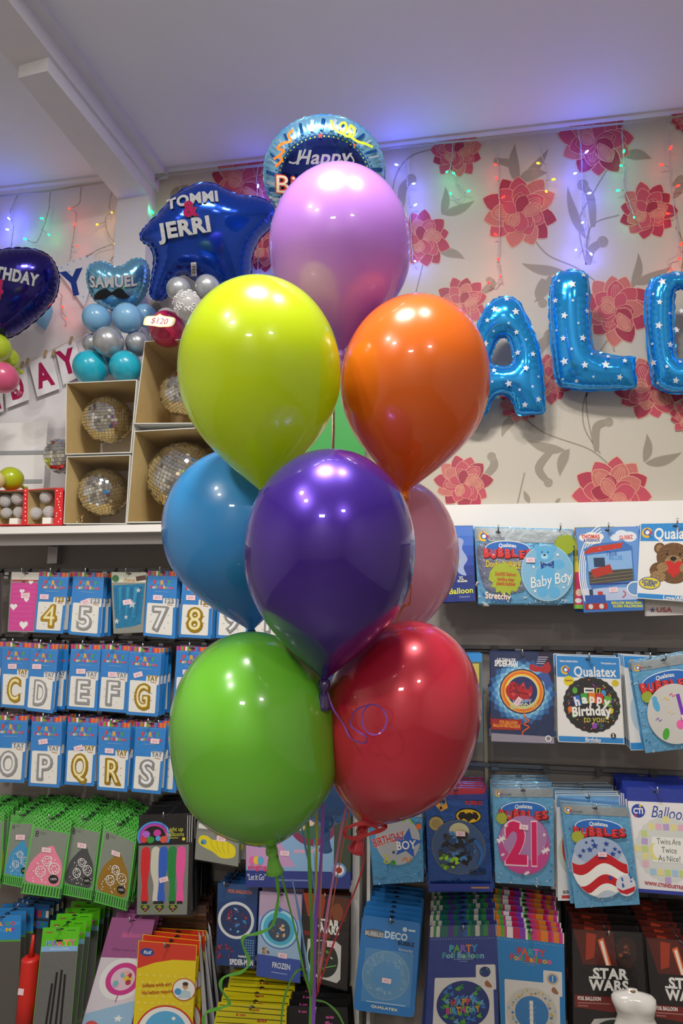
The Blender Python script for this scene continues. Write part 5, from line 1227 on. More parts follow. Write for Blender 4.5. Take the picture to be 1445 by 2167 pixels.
def train(d, H):
    d.rect(1, 1, 99, H * .72, '#6a9cdc'); d.rect(1, H * .72, 99, H * .87, '#b8c8e8'); d.rect(1, H * .87, 99, H - 1, '#2f74c8')
    for k in range(4): d.ring(60, H * .6, 62 - k * 3, 90 - k * 5, 1.6, WHT, 40, 150, 250)
    for x, y, r in ((72, 12, 10), (84, 16, 12), (62, 17, 8)): d.ell(x, y, r, r * .7, '#e4ecf6', 18)
    for x, y in ((14, 16), (24, 13), (34, 15), (20, 20), (30, 21)): d.ell(x, y, 10, 6, WHT, 16)
    d.t('THOMAS', 23, 14.5, 6, '#d8342a', 29, 0, 2); d.t('& FRIENDS', 24, 20.5, 4.4, '#2a4a9a', 26, 0, 2); d.t('GUBBZ', 79, 17, 6, '#d8342a', 22, -2, 2, 0, 0, WHT)
    d.poly([(10, 34), (30, 26), (74, 23), (88, 32), (88, H * .66), (16, H * .73)], '#3a78c4'); d.poly([(10, 40), (14, 36), (22, 31), (74, 25), (70, 34), (12, 42)], '#c83a2a')
    d.poly([(14, 44), (86, 38), (86, H * .5), (14, H * .52)], '#8ab8e8'); d.poly([(14, H * .52), (86, H * .5), (86, H * .64), (14, H * .68)], '#4a4a44')
    for y in (.56, .6, .64): d.line([(16, H * y + 2), (86, H * (y - .03))], 1, '#8a7a64')
    d.t('TRUE', 54, 42, 6.5, '#2a58b0', 18, 3, 1); d.t('BLUE', 60, 49, 6.5, '#4a90d8', 22, 3, 1)
    d.poly([(18, H * .5), (50, H * .44), (54, H * .54), (22, H * .6)], '#b83428'); d.rect(24, H * .36, 42, H * .47, '#26405e')
    d.rect(4, H * .80, 38, H * .9, '#2a5ab0'); d.rect(2, H * .9, 40, H * .97, '#b02c24'); d.ell(12, H * .935, 4, 4, '#d8d8d8', 14); d.ell(30, H * .935, 4, 4, '#d8d8d8', 14); d.rect(12, H * .73, 18, H * .8, '#26405e'); d.rect(26, H * .76, 34, H * .8, '#c83a2a')
    d.rect(14, H * .665, 80, H * .68, '#26388a')
    d.ell(88, H * .74, 14, 12, WHT, 20); d.ell(88, H * .74, 12, 10, '#6a9ad0', 20); d.line([(68, H * .76), (72, H * .8), (66, H * .84)], 1.5, '#d03a4a', 4)
    d.t('BALLON  BALLOON', 72, H * .905, 3.8, '#e8e83a', 50, 2, 2); d.t('GLOBO  PALLONCINO', 74, H * .945, 3.8, '#e8e83a', 50, 2, 2)
packet('balloon_packet', 'sky blue packet with red and blue train lettering, white cloud logo', 'packet', [(1217, 1117), (1351, 1114), (1362, 1291), (1236, 1296)], OR_ + .01, train, '#4a80cc', .004, stack=(5, .024, ''), sticker=[(52, 100, -3)], sleeve=(1, 0, 2, 2))
packet('balloon_packet', 'yellow and pink packet sticking out behind train lettering packet', 'packet', [(1215, 1116), (1300, 1114), (1310, 1290), (1214, 1288)], OR_ - .02, lambda d, H: (d.rect(1, 1, 99, H * .4, '#e0405a'), d.rect(1, H * .1, 30, H * .55, '#e8d84a'), d.rect(1, H * .55, 40, H * .95, '#d83a6a'), d.ell(12, H * .8, 8, 9, '#f0d0b8'), d.ell(10, H * .9, 8, 6, '#e8e8e8')), '#7ac04a', .003, hookx=None, slot=False)
def bear(d, H):
    d.rect(1, 1, 99, 26, '#2f8fd8'); d.rect(1, 26, 99, H * .93, '#eeeeec'); d.rect(1, H * .93, 99, H - 1, '#2f8fd8'); qlogo(d, 10, 14, 7.5); d.t('Qualatex', 54, 15, 15, WHT, 68, -1, 1)
    F1, F2 = M('#7a5634', .7, bump=.6, bscale=150, var=.25), M('#a8855a', .7, bump=.6, bscale=150, var=.2)
    d.ell(30, H * .62, 14, 12, F1, 24); d.ell(72, H * .64, 14, 12, F1, 24); d.ell(50, H * .58, 24, 22, F1, 32); d.ell(29, 36, 8, 8, F1, 20); d.ell(69, 36, 8, 8, F1, 20); d.ell(29, 36, 5, 5, F2, 20); d.ell(69, 36, 5, 5, F2, 20); d.ell(49, 48, 24, 20, F1, 36)
    d.ell(49, 54, 12, 9, F2, 24); d.ell(49, 50, 4.5, 3.2, BLK, 16); d.ell(40, 44, 1.6, 2, BLK, 10); d.ell(58, 44, 1.6, 2, BLK, 10); d.line([(49, 53), (49, 57), (45, 59)], 1, BLK)
    d.poly(heartpts(50, H * .585, 14), '#d02a2a'); d.ell(34, H * .58, 8, 7, F2, 18); d.ell(66, H * .58, 8, 7, F2, 18); d.ell(28, H * .7, 11, 8, F2, 20); d.ell(76, H * .72, 11, 8, F2, 20)
    d.ell(17, H * .79, 15, 9, '#2a4a9a', 24); d.ell(17, H * .79, 14, 8, '#e8d83a', 24); d.t('35"/89cm', 17, H * .77, 5, '#2a4a9a', 22, 0, 2); d.t('SHAPE', 17, H * .81, 5, '#2a4a9a', 16, 0, 2); d.t('Love/Affection', 60, H * .963, 6, WHT, 48, 0, 1, .1)
packet('balloon_packet', 'white and blue packet with brown teddy bear holding red heart', 'packet', [(1355, 1107), (1502, 1104), (1500, 1277), (1347, 1266)], OR_ + .02, bear, '#eeeeec', .004, stack=(5, .024, ''), hookx=50, sleeve=(1, 1, 1, 1))
packet('balloon_packet', 'grey backed packet showing below the teddy bear packet', 'packet', [(1362, 1125), (1500, 1125), (1502, 1300), (1364, 1304)], OR_ - .01, lambda d, H: (d.rect(1, 1, 99, H - 1, '#bdb9b6'), d.star(12, H * .93, 5, '#5a5a8a'), d.t('USA', 30, H * .93, 7, '#a84a52', 24, 0, 2)), '#bdb9b6', .003, hookx=None, slot=False)
# second row
packet('balloon_packet', 'blue edged packet mostly hidden behind the red balloon', 'packet', [(935, 1383), (1020, 1382), (1021, 1570), (938, 1572)], OR_, lambda d, H: (d.rect(1, 1, 99, H - 1, '#5a6a5a'), d.rect(1, 1, 99, 22, '#3a90d8'), d.rect(20, 26, 92, H * .9, '#c8b860')), '#2f7fc8', .004, stack=(3, .025, ''))
def ultra(d, H):
    d.rect(1, 1, 99, H - 1, '#26365e'); 
    for k, c in enumerate(('#2f5f98', '#4a8cc4', '#7ab8dc', '#b0dcec', '#d8eef4')): d.poly(starpts(50, H * .43, 54 - k * 5, 3 + k * 9, .88, 20), c)
    d.poly([(76, 0), (100, 0), (100, 50)], '#2a2440'); d.poly(crom([(62, 26), (64, 18), (80, 22), (92, 14), (96, 26), (88, 34), (80, 30), (70, 30)], 4), '#b02832'); d.poly(crom([(72, 36), (90, 32), (96, 46), (88, 60), (84, 46)], 4), '#3a5aa0')
    d.t('ULTIMATE', 25, 12, 4.5, '#e0e0e4', 30, 1, 2); d.t('SPIDER-MAN', 25, 18, 9, WHT, 37, 2, 2)
    for k in range(4): d.rect(76 - k, 6 + k * 3.4, 92 - k * 2, 7.4 + k * 3.4, '#b8b4c8')
    for r, c in ((36, '#1c2a5e'), (34, '#e89a3a'), (31, '#e86a2c'), (28, '#ecd04a'), (25, '#d8e0ec'), (22, '#e8a03a')): d.ring(50, H * .43, r, r, 3.2, c, 40)
    d.ell(50, H * .43, 24, 24, '#2a3468', 36); d.poly(crom([(24, H * .4), (36, H * .32), (44, H * .38), (52, H * .33), (58, H * .42), (64, H * .36), (66, H * .44), (58, H * .52), (44, H * .54), (28, H * .5)], 4), '#b82430'); blob(d, 46, H * .45, 20, ['#8a1a28', '#d84a50', '#7a2040', '#c83038'], 5, 14); d.line([(36, H * .34), (44, H * .44), (46, H * .52)], 1, '#4a1220'); d.line([(28, H * .44), (44, H * .44), (60, H * .46)], 1, '#4a1220')
    d.t('HAPPY', 50, H * .545, 7, '#8ab0d8', 30, -4, 2); d.t('BIRTHDAY!', 52, H * .595, 8, '#c8d8a0', 42, -6, 2, 0, -2)
    d.line([(52, H * .65), (54, H * .72), (60, H * .75), (52, H * .79), (60, H * .82), (50, H * .88), (52, H * .96)], 2, '#e8622a', 5)
    d.rect(1, H * .74, 48, H * .86, '#a82a2a'); d.t('FOIL BALLOON', 28, H * .775, 4.6, '#f0a03a', 28, 1, 2); d.t('BALLON METALLIQUE', 25, H * .815, 4.6, '#f0a03a', 42, 1, 2); d.poly([(1, H * .9), (99, H * .92), (99, H - 1), (1, H - 1)], '#9a94a4'); d.ell(90, H * .94, 5, 5, WHT, 18); d.ell(90, H * .94, 3.4, 3.4, '#8a8494', 16)
packet('balloon_packet', 'navy packet with starburst and ringed orange balloon picture, hero lettering', 'packet', [(1038, 1380), (1170, 1382), (1174, 1575), (1038, 1570)], OR_, ultra, '#26365e', .005, stack=(4, .025, ''), sticker=[(43, 78, -55)], sleeve=(1, 1, 2, 1))
def hbty(d, H):
    d.rect(1, 1, 99, 34, '#2f8cd4'); d.rect(1, H * .93, 99, H - 1, '#2f8cd4'); qlogo(d, 14, 23, 7); d.t('Qualatex', 60, 24, 15, WHT, 66, -1, 1); d.t('Balloon Bubble Globo', 20, 9, 3, WHT, 28, 0, 1); d.t('Visit qualatex.com', 82, 10, 3, WHT, 24, 0, 1)
    d.poly(starpts(19, 40, 9, 0, .8, 12), '#e8d22a'); d.t('Superior', 19, 39, 3, '#8a3a2a', 12, 0, 2); d.ell(91, 41, 5.5, 5.5, '#d8c42a', 18)
    d.poly(starpts(53, H * .56, 44.5, 0, .965, 26), '#3c3c40'); d.ell(53, H * .56, 42.5, 42.5, '#2b2b2e', 48)
    q = random.Random(11)
    for k in range(70):
        a = q.uniform(0, 6.28); r = q.uniform(27, 40); x, y = 53 + r * math.cos(a), H * .56 + r * math.sin(a); c = ['#5aa83a', '#e8c83a', '#e8822a', '#4a9ad8', '#8a4ab0', '#d83a6a'][k % 6]
        if k % 3: d.ell(x, y, 1.2, 1.2, c, 8)
        else: d.line([(x - 2, y), (x, y - 1.5), (x + 2, y)], .9, c)
    for x, y, c in ((28, .40, '#5ab03a'), (72, .42, '#4a9ad8'), (20, .62, '#e87a3a'), (82, .62, '#e0c83a'), (56, .80, '#9a4ab8'), (26, .68, '#3a9a4a'), (80, .5, '#d84a8a')): d.ell(x, H * y, 4, 5, c, 16)
    d.rect(42, H * .365, 58, H * .425, WHT); d.rect(44, H * .385, 56, H * .405, '#3a3a40'); d.line([(62, H * .37), (61, H * .43), (66, H * .42), (67, H * .365), (62, H * .37)], 1.5, '#d8d83a')
    for k, (ch, c) in enumerate(zip('happy', ('#2f6ac8', '#3fa84a', '#e8822a', '#d83a3a', '#6ab03a'))):
        x = 31 + k * 11.5; y = H * (.525, .495, .485, .49, .52)[k]; d.rect(x - 5.4, y - 9, x + 5.4, y + 7, c, -14 + k * 7); d.t(ch, x, y, 13, WHT, 8.6, -12 + k * 6, 2)
    d.t('Birthday', 52, H * .625, 14, WHT, 60, -3, 2, 0, 2); d.t('to you!', 57, H * .72, 10, '#e0d83a', 36, -3, 0, .15)
    d.ell(84, H * .905, 4, 4, BLK, 16); d.t('S', 84, H * .905, 5, WHT, 3, 0, 2); d.t('Birthday', 53, H * .962, 6.5, WHT, 24, 0, 1)
packet('balloon_packet', 'white and blue packet with round black happy birthday balloon picture', 'packet', [(1176, 1386), (1311, 1391), (1321, 1575), (1181, 1570)], OR_ + .01, hbty, '#eeeeec', .004, stack=(5, .024, ''), sleeve=(1, 1, 1, 1))
def onebag(d, H):
    bag_trim(d, H); bubbles(d, 48, 36, 80, 1, -4); d.poly(starpts(16, 55, 9, 0, .8, 12), '#9aae3a')
    d.ell(54, H * .62, 42, 45, M('#d8d6d2', .2, .1, 1), 44); d.t('1', 66, H * .60, 46, '#7a3ab8', 16, -6, 2); d.ell(70, H * .68, 8, 5, '#7a3ab8', 16); d.rect(56, H * .72, 76, H * .76, '#7a3ab8', -6)
    d.ell(28, H * .5, 5, 10, '#5ab0dc', 14, -10); d.ell(27, H * .43, 4, 4, '#5ab0dc', 14); d.ell(36, H * .82, 5, 9, '#4aae3a', 14, 20); d.ell(60, H * .74, 6, 7, '#f06ab0', 16)
    for x, y, c in ((40, .45, '#e8c83a'), (50, .42, '#d83a6a'), (76, .5, '#e8822a'), (44, .6, '#e8d8a0'), (24, .66, '#8a5ac8')): d.line([(x, H * y), (x + 4, H * y - 3), (x + 5, H * y + 2), (x + 9, H * y)], 1, c, 4)
packet('balloon_packet', 'white and blue packet leaning behind the tilted number one bag', 'packet', [(1318, 1387), (1425, 1392), (1432, 1586), (1334, 1588)], OR_ - .01, lambda d, H: (d.rect(1, 1, 99, 24, '#2f8cd4'), d.rect(1, H * .92, 99, H - 1, '#2f8cd4'), qlogo(d, 18, 15, 8), d.ell(30, H * .6, 24, 40, '#b8d0e0')), '#e8e8e6', .004, stack=(4, .025, ''))
packet('balloon_bag', 'silvery blue foil bag with number one picture tilted at right edge', 'packet', [(1334, 1402), (1472, 1378), (1502, 1578), (1366, 1594)], OR_ + .03, onebag, BAG, .009, 'blue foil bubble balloon bags', .004, stack=(2, .02, ''), sticker=[(70, 92, -8)])
# third row
def bboy(d, H):
    bag_trim(d, H); d.rect(2, 18, 30, H * .9, BAGD)
    d.ell(53, H * .42, 42, 46, M('#b9bec4', .2, .2, 1), 44); d.star(70, H * .47, 30, '#1f4fae', -80); d.star(70, H * .47, 27, '#2a62c4', -80)
    d.t('BIRTHDAY', 36, H * .40, 15, '#c8202a', 62, -14, 2, 0, 0, WHT); d.t('BOY', 68, H * .49, 15, WHT, 38, -3, 2, 0, 0, INK('#183a80'))
    d.line([(54, H * .18), (60, H * .12), (66, H * .17), (72, H * .10), (82, H * .2)], 3, '#8ac83a', 5); d.line([(24, H * .6), (30, H * .66), (24, H * .7), (32, H * .72), (36, H * .62)], 2.4, '#c8c83a', 5); d.line([(60, H * .7), (66, H * .66), (72, H * .72), (78, H * .66)], 2.4, '#e8822a', 5)
    d.ell(93, H * .24, 5, 6, '#e8702a', 14); d.ell(42, H * .72, 5, 5, '#2f9a3a', 14); d.star(44, H * .58, 4, '#2a3a8a')
packet('balloon_bag', 'blue foil bag with grey birthday boy bubble under the red balloon', 'packet', [(776, 1712), (893, 1712), (896, 1866), (790, 1873)], OR_, bboy, BAGD, .009, 'blue foil bubble balloon bags', .004, stack=(5, .026, ''), sticker=[(46, 18, -3)])
def bat(d, H):
    d.rect(1, 1, 99, 20, '#2a3a86'); d.poly([(1, 1), (99, 1), (96, 10), (4, 14)], '#a82038'); d.poly([(18, 12), (30, 10), (36, 34), (24, 40), (16, 30)], '#d89a3a'); blob(d, 24, 28, 10, ['#2a2a34', '#4a9ac8', '#1c1c24'], 3, 10)
    d.t('BUBBLES', 78, 25, 6, '#d03038', 28, 1, 2, 0, 0, INK('#501018'))
    d.ell(68, 47, 21, 12.5, BLK, 36); d.ell(68, 47, 19.5, 11, '#e0b420', 36)
    d.poly([(51, 47), (55, 41), (61, 40), (60, 44), (65, 44), (66.5, 40.5), (67.5, 42), (69, 42), (70, 40.5), (71, 44), (76, 44), (75, 40), (81, 41), (85, 47), (81, 54), (76, 51), (72, 53), (68, 57), (64, 53), (60, 51), (55, 54)], BLK)
    d.ell(16, 60, 12, 12, '#8a7a4a', 24); d.ell(16, 60, 10.5, 10.5, '#b8a468', 24); d.ell(16, 60, 8, 8, '#a08c54', 24)
    d.ell(50, H * .57, 43, 45, M('#5a6a7c', .15, .3, 1), 44); d.ell(50, H * .57, 41, 43, M('#3a5a8a', .15, .2, 1), 44); d.ell(52, H * .42, 16, 14, '#c8c49a', 24)
    blob(d, 48, H * .58, 32, ['#1c2028', '#2a4a7a', '#26282e', '#4a86c0', '#16181c', '#3a3e46'], 21, 44, (4, 11)); blob(d, 34, H * .70, 16, ['#8ac82a', '#a8d83a', '#5a8a2a'], 22, 12, (3, 7)); d.line([(76, H * .5), (86, H * .62), (80, H * .74)], 5, '#2a6ab8', 5)
    d.k += 25; d.t('CRUSH', 78, H * .82, 6, BLK, 26, -3, 2); d.rect(1, H * .92, 99, H - 1, '#2a3f9a'); d.rect(66, H * .95, 94, H * .965, '#c08a5a')
packet('balloon_bag', 'dark blue bag with yellow winged oval emblem and dark round picture', 'packet', [(899, 1665), (1029, 1667), (1044, 1888), (907, 1888)], OR_ + .01, bat, FOIL('#3560b0', .2, 0.5, 38), .009, None, .009, stack=(5, .026, ''), sticker=[(54, 76, 2)])
def b21(d, H):
    bag_trim(d, H); bubbles(d, 50, 38, 82); d.poly(starpts(13, 50, 10, 0, .8, 14), '#a8b03a')
    d.ell(50, H * .58, 44, 46, M('#b06ab0', .2, .2, 1), 48); d.ell(50, H * .66, 42, 37, M('#d04a9a', .2, .2, 1), 44); d.ell(50, H * .52, 38, 36, M('#b888bc', .2, .2, 1), 44)
    for s in ('2', '1'):
        x = 38 if s == '2' else 68
        d.t(s, x, H * .575, 66, '#f4d0e0', 42 if s == '2' else 30, 0, 2); d.t(s, x, H * .575, 62, '#d81e62', 38 if s == '2' else 25, 0, 2)
    for x, y, r in ((12, .54, 9), (86, .64, 8), (54, .88, 5), (20, .40, 4), (84, .48, 4), (14, .70, 4)): d.poly(starpts(x, H * y, r, 0, .28, 6), '#f4e4ec')
packet('balloon_bag', 'blue foil bag with a pink bubble numbered twenty one', 'packet', [(1043, 1667), (1171, 1667), (1172, 1876), (1048, 1868)], OR_ + .01, b21, BAG, .009, 'blue foil bubble balloon bags', .004, stack=(6, .026, ''), sticker=[(50, 64, 4)])
def flag(d, H):
    bag_trim(d, H); bubbles(d, 52, 36, 78, 1, 2); d.poly(starpts(18, 50, 10, 0, .8, 14), '#a8b03a')
    d.ell(46, H * .62, 43, 46, M('#c4d2e4', .2, .1, 1), 48); d.ell(46, H * .45, 36, 22, M('#a8bcdc', .2, .1, 1), 40)
    cl = lambda x: H * .62 + 45 * math.sqrt(max(0, 1 - ((x - 46) / 42.5) ** 2))
    def wave(y0, y1, c, am=4.5):
        X = [4.5 + k * 83 / 18 for k in range(19)]; f = lambda x, y: min(H * y + am * math.sin((x - 8) * .085 + .9) * 2, cl(x))
        d.poly([(x, f(x, y0)) for x in X] + [(x, f(x, y1)) for x in reversed(X)], c)
    wave(.53, .63, '#c8202c'); wave(.63, .74, WHT); wave(.74, .83, '#c8202c'); wave(.83, .90, WHT)
    q = random.Random(6)
    for x, y, r in ((30, .37, 3), (42, .40, 6), (60, .38, 5), (72, .43, 4), (24, .45, 4), (34, .44, 5), (50, .50, 7), (68, .48, 5), (78, .46, 3.5), (18, .5, 4), (40, .35, 3), (56, .44, 3), (60, .72, 4.5)): d.star(x, H * y, r, '#2a4a9c')
    d.ell(82, H * .80, 15, 17, M('#e0e4ee', .2, .1, 1), 30); 
    for k in range(9): d.star(82 + 11 * math.cos(k * 2.1) * .8, H * .76 + 8 * math.sin(k * 1.7), 2.4, '#3a5ab0')
    d.poly([(68, H * .82), (76, H * .85), (88, H * .83), (96, H * .81), (94, H * .86), (82, H * .89), (72, H * .87)], '#c8202c')
packet('balloon_packet', 'white birthday packet peeking out left behind the flag bag', 'packet', [(1176, 1681), (1311, 1682), (1321, 1905), (1180, 1906)], OR_ - .02, lambda d, H: (d.rect(1, 1, 99, 20, FOIL('#9cc8e8', .25)), d.t('FOREVER', 20, 26, 5, '#d0464a', 26, 0, 2), d.t('FOREVER', 84, 32, 6, '#4a8ac8', 28, 0, 2), d.ell(50, H * .55, 48, 48, '#c8d4c8', 36), d.ell(20, H * .5, 12, 30, '#d8503a', 20), d.ell(22, H * .52, 10, 24, '#4a9a5a', 20), d.t('BIRTHDAY', 24, H * .92, 5, BLK, 32, 0, 1), d.rect(6, H * .95, 96, H * .98, '#c83a34')), '#e8eaec', .004, stack=(6, .026, ''))
packet('balloon_bag', 'blue foil bag with wavy red and white striped starry bubble', 'packet', [(1187, 1700), (1330, 1709), (1354, 1914), (1217, 1922)], OR_ + .025, flag, BAG, .009, 'blue foil bubble balloon bags', .004, stack=(1, .02, ''), sticker=[(52, 76, 2)])
def twins(d, H):
    d.rect(1, 1, 99, H * .13, '#2c3fa0'); d.rect(1, H * .13, 99, H * .965, '#eceaec'); d.rect(1, H * .965, 99, H - 1, '#2c3fa0')
    d.ell(15, 32, 9.5, 9.5, '#2a4ab0', 28); d.t('CTI', 15, 32, 7, WHT, 14, 0, 2); d.ell(18, 25, 2, 2, '#e8c83a', 10); d.ell(11, 39, 2, 2, '#d83a3a', 10)
    d.t('Balloon', 58, 33, 16, '#2c4aa0', 52, 3, 0, .25); d.t('Balloon  Globo', 60, 45, 4.5, '#c03a44', 34, 3, 2)
    d.poly(starpts(53, H * .58, 46, 0, .96, 24), '#d8dcd8'); 
    PC = ['#a8cce8', '#e8b8cc', '#c8d88a', '#e8e09a', '#c0a8d8']; q = random.Random(5)
    for j in range(9):
        for i in range(9):
            x, y = 53 + (i - 4) * 10.4, H * .58 + (j - 4) * 10.4
            if math.hypot(x - 53, y - H * .58) < 42 and not (abs(i - 4) < 2.2 and abs(j - 4) < 2.2): d.rect(x - 4.4, y - 4.4, x + 4.4, y + 4.4, PC[(i * 3 + j * 2 + q.randrange(2)) % 5], q.uniform(-6, 6), 1)
    d.rect(32, H * .46, 78, H * .7, '#f2f2ee', 0, 2); d.ell(36, H * .6, 8, 12, '#e8e08a', 20); d.ell(40, H * .585, 7, 11, '#f2f2ee', 20)
    d.t('Twins Are', 56, H * .50, 8, '#4a5a4a', 34, 0, 0); d.t('Twice', 56, H * .58, 8, '#4a5a4a', 22, 0, 0); d.t('As Nice!', 56, H * .66, 8, '#4a5a4a', 32, 0, 0)
    d.t('WWW.CTIINDUSTRIES.COM', 56, H * .92, 4.5, '#b83a4a', 74, 3, 2)
packet('balloon_packet', 'white packet with pastel patchwork balloon and twins lettering', 'packet', [(1325, 1666), (1478, 1672), (1484, 1898), (1337, 1887)], OR_ + .01, twins, '#2c3fa0', .004, stack=(7, .024, ''), sleeve=(1, 1, 1, 1), hookx=40)
# bottom row
def deco(d, H):
    d.k += 2; d.ell(23, 29, 18, 7.5, '#26282c', 28); d.ell(23, 29, 17, 6.6, '#7a7e86', 28); d.t('BUBBLES', 23, 29.5, 7, '#d4d8dc', 32, 2, 2, 0, 0, BLK)
    d.t('DECO', 60, 28, 11, '#cfe4f4', 40, 1, 2); d.t('BUBBLE', 78, 39, 6.5, '#14304e', 28, 1, 2); d.ell(74, 15, 4, 4, '#cfe0ee', 14); d.rect(80, 14, 92, 17, '#cfe0ee'); d.t('Stretchy', 78, 50, 4.5, '#b8cce0', 24, 2, 1)
    d.rect(10, 54, 92, H * .9, M('#4f8ec6', .12, 0, 1)); 
    d.ell(48, H * .6, 40, 42, M('#86b2d4', .2, .3, 1), 48); d.ell(48, H * .6, 38, 40, M('#6aa0cc', .12, .2, 1), 48); d.ell(48, H * .6, 24, 25, M('#5c98cc', .12, .1, 1), 40)
    q = random.Random(3)
    for k in range(40):
        a, r = q.uniform(0, 6.28), q.uniform(24, 36); x, y = 48 + r * math.cos(a), H * .6 + r * math.sin(a); d.ring(x, y, 2.6, 2.6, .6, '#a8cae2', 10, q.uniform(0, 90), q.uniform(200, 330))
    d.rect(20, H * .885, 84, H * .895, '#b8d4ea'); d.t('QUALATEX', 50, H * .94, 4, '#e8e8c8', 44, 2, 2)
packet('balloon_packet', 'mid blue blister packet with a clear round deco bubble picture', 'packet', [(767, 1936), (890, 1953), (876, 2154), (748, 2137)], .24, deco, M('#2f7cc4', .3, 0, .8), .008, None, 0, stack=(7, .027, ''), sticker=[(50, 106, 3)], rad=6, rise=.003)
def partyfoil(base, dino):
    def f(d, H):
        stripes_(d, .5, 17, 16 if dino else 12, ['#2a4a8a', '#3a8a4a', '#4a3a8a', '#c8c4c0', '#2f5fa8', '#1f6a5a'] if dino else ['#d83a8a', '#e8503a', '#5ab03a', '#f0ece8', '#8a3ab0', '#e8862a', '#c81e5a'])
        for k in range(24): d.ell(3 + k * 4.2, 20 + (k % 2) * .8, .6, .6, '#c8d4e8', 6)
        d.t('PARTY', 50, 35, 10, [INK(c) for c in (('#4ab0c8', '#5ab04a', '#8a6ac8', '#e8823a', '#3a9ad8') if dino else ('#d83a4a', '#e8603a', '#3fb0a8', '#e86ab0', '#d8484a'))], 42, 0, 2)
        d.t('Foil Balloon', 50, 45.5, 8, [INK(c) for c in (('#3aa0a8', '#7ab8d8', '#8ac8a8') if dino else ('#e8402e', '#f0b428', '#e06a9a', '#5ab83c'))], 62, 1, 2); d.rect(36, 51, 64, 52, '#8aa4cc'); d.rect(44, 54, 56, 55, '#8aa4cc')
        d.rect(68, 60, 96, 98, '#e6e4e0', 0, 2); d.rect(10, 79, 92, H - 4, '#e6e4e0', 0, 2); d.rect(68, 62, 95, 97, '#e6e4e0', 0, 2)
        d.poly(crom([(80, 88), (84, 84), (90, 92), (88, 95), (82, 93)], 4), '#a8704a')
        q = random.Random(14)
        if dino:
            d.ell(81, 71, 8, 8, '#1f3a7a', 20); blob(d, 81, 71, 7, ['#3a8a3a', '#2a5ab0', '#5aa84a'], 2, 9, (1, 2.5))
            d.ell(50, 120, 36, 36, '#223a80', 44); 
            for k in range(52):
                a, r = q.uniform(0, 6.28), 33 * math.sqrt(q.random()); x, y = 50 + r * math.cos(a), 120 + r * math.sin(a); c = ['#5ab03a', '#3a7ac8', '#2a5aa0', '#3a8a4a', '#6aa8d8'][k % 5]
                d.poly(crom([(x - 4, y), (x - 1, y - 2), (x + 1, y - 4), (x + 3, y - 4), (x + 2, y - 1), (x + 4, y + 2), (x, y + 3), (x - 2, y + 2)], 3), c)
            d.t('HAPPY', 50, 116, 9, [INK(c) for c in ('#d84a3a', '#5ab0d8', '#e8a03a')], 34, -4, 2); d.t('BIRTHDAY', 50, 128, 9, [INK(c) for c in ('#d84a8a', '#8ac83a', '#5ab0d8', '#e8a03a')], 46, -4, 2)
        else:
            d.ring(82, 72, 9, 9, 2, '#d8b88a', 20); d.ell(82, 72, 6.5, 6.5, '#3a86c8', 20); d.t('1', 82, 72, 8, WHT, 3, 0, 2)
            d.ell(50, 126, 38, 38, '#d8d4c8', 44)
            for k in range(36):
                a, r = k * .36 * 2, q.uniform(28, 35); d.star(50 + r * math.cos(a), 126 + r * math.sin(a), q.uniform(1.8, 3.2), ['#e8a03a', '#3a86c8', '#8ac0d8', '#d8b03a'][k % 4], q.uniform(0, 90))
            d.ell(50, 126, 25, 25, '#3a86c8', 40); d.t('1', 50, 126, 32, WHT, 15, 0, 2)
            for k in range(16): d.ell(46 + (k % 4) * 3, 112 + k * 1.9, .9, .9, ['#e8a03a', '#8ac0d8', '#d84a5a'][k % 3], 6)
    return f
packet('balloon_packet', 'navy packet with striped header and dark dinosaur print round picture', 'packet', [(911, 1960), (1050, 1956), (1062, 2230), (896, 2230)], .24, partyfoil(0, True), '#2c4392', .004, 'striped header foil balloon packets', stack=(8, .025, ''), sleeve=(1, 1, 2, 1), rise=.004)
packet('balloon_packet', 'bright blue packet with striped header and starry number one picture', 'packet', [(1051, 1957), (1193, 1974), (1198, 2240), (1056, 2230)], .24, partyfoil(0, False), '#2387cc', .004, 'striped header foil balloon packets', stack=(8, .025, ''), sleeve=(1, 1, 2, 1), rise=.004)
def swars(d, H):
    d.poly([(1, 1), (58, 1), (62, 50), (14, 50)], '#5a201a'); d.poly([(36, 14), (44, 10), (54, 50), (46, 50)], '#e86a34'); d.poly([(39, 16), (43, 14), (51, 50), (47, 50)], '#f8e8dc')
    d.poly([(20, 4), (34, 6), (30, 40), (18, 44)], '#a83a22'); d.poly(crom([(62, 24), (66, 12), (78, 8), (88, 14), (90, 28), (86, 48), (72, 52), (64, 42)], 4), '#3a2420'); blob(d, 77, 30, 12, ['#241a1a', '#5a3a30', '#8a4a34', '#2a2426'], 7, 14, (2, 5))
    d.t('STAR', 52, 62, 14, WHT, 48, 0, 2); d.t('WARS', 50, 79, 14, WHT, 54, 0, 2); d.rect(22, 67, 40, 70, WHT); d.rect(66, 83, 76, 86, WHT)
    d.poly([(2, 94), (66, 96), (56, 118), (2, 112)], '#7a1e1a'); d.t('FOIL BALLOON', 22, 99, 5, WHT, 32, 0, 2); d.rect(6, 105, 50, 106.4, '#b8847e'); d.rect(6, 109, 20, 110.4, '#b8847e')
    d.poly([(14, 150), (28, 128), (90, 122), (98, 132), (98, H), (14, H)], '#d0d0cc'); d.ell(56, 158, 34, 30, '#26342a', 40); blob(d, 56, 156, 24, ['#3a9a3a', '#5ac84a', '#2a3a2a', '#1c241c'], 4, 16, (3, 8))
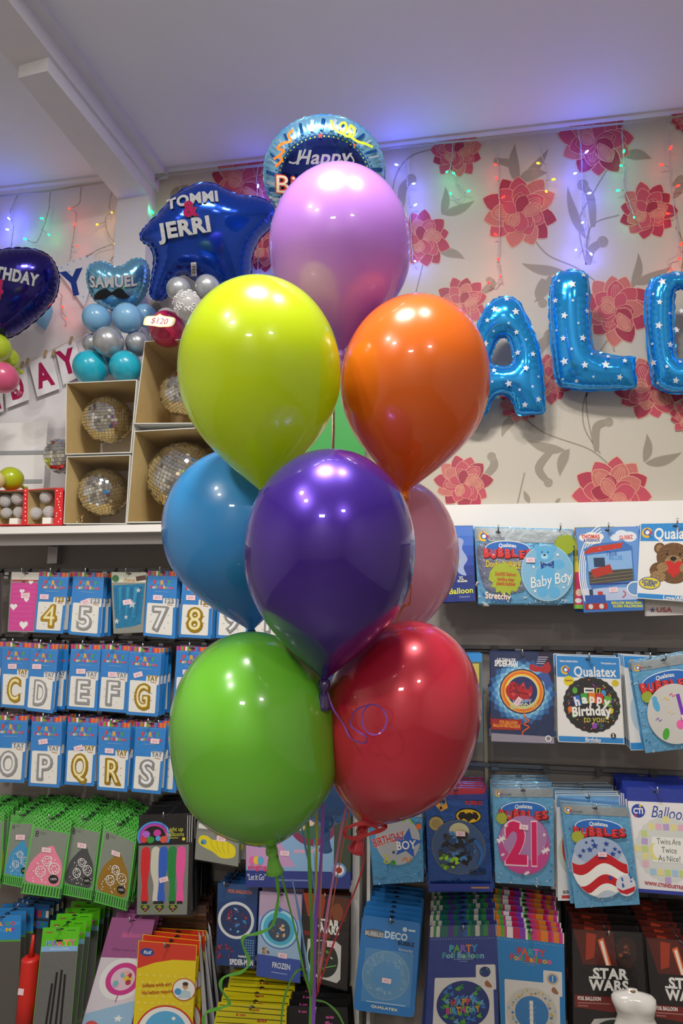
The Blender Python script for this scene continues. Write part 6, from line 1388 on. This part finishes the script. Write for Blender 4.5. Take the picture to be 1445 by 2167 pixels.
packet('balloon_packet', 'black film packet with white block lettering beside bright blue packet', 'packet', [(1211, 1966), (1358, 1974), (1376, 2230), (1214, 2225)], .23, swars, '#1e1a1b', .004, 'black film balloon packets', stack=(7, .026, ''), sleeve=(1, 1, 3, 1), rise=.004)
packet('balloon_packet', 'black film packet with white block lettering at the bottom right corner', 'packet', [(1366, 1984), (1516, 1994), (1530, 2250), (1388, 2240)], .24, swars, '#1e1a1b', .004, 'black film balloon packets', stack=(7, .026, ''), sleeve=(1, 1, 3, 1), rise=.004)
# white dress form figure standing in front
pts = [(2092, 8), (2097, 9), (2100, 20), (2104, 33), (2111, 38), (2122, 38), (2136, 34), (2150, 31), (2166, 36), (2186, 43), (2210, 47)]
t = thing('dress_form', 'small white dress form torso in front of the black packets', 'figurine', P(1346, 2200, .34))
V = []; Fc = []; nu = 28
for i, (y, hw) in enumerate(pts):
    c = P(1338 + (y - 2095) * .12, y, .34); w = hw * mpp(.34)
    for k in range(nu):
        a = 2 * math.pi * k / nu; bust = .5 * w * max(0, math.exp(-((y - 2128) / 13) ** 2)) * max(0, -math.sin(a)) * (abs(math.cos(a)) ** .7) * 1.2
        V.append(c + Vector((w * math.cos(a), .42 * w * math.sin(a) - bust * .6, 0)))
for i in range(len(pts) - 1):
    for k in range(nu): Fc.append((i * nu + k, (i + 1) * nu + k, (i + 1) * nu + (k + 1) % nu, i * nu + (k + 1) % nu))
Fc.append(tuple(range(nu)))
put('torso', V, Fc, [M('#e8e6e0', .3, 0, .6)], t, smooth=True)
c = P(1338, 2097, .34); MB().tube([c - Vector((0, 0, .004)), c + Vector((0, 0, .004))], [.0085, .008], 16).build('neck_cap', M('#8a6a4a', .5), t, True)
zf = P(1346, 2210, .34)
MB().tube([zf, Vector((zf.x, zf.y, .03))], .006, 10).tube([Vector((zf.x, zf.y, .0)), Vector((zf.x, zf.y, .02)), Vector((zf.x, zf.y, .03))], [.13, .12, .02], 28).build('stand', M('#2c2c2e', .4), t, True)
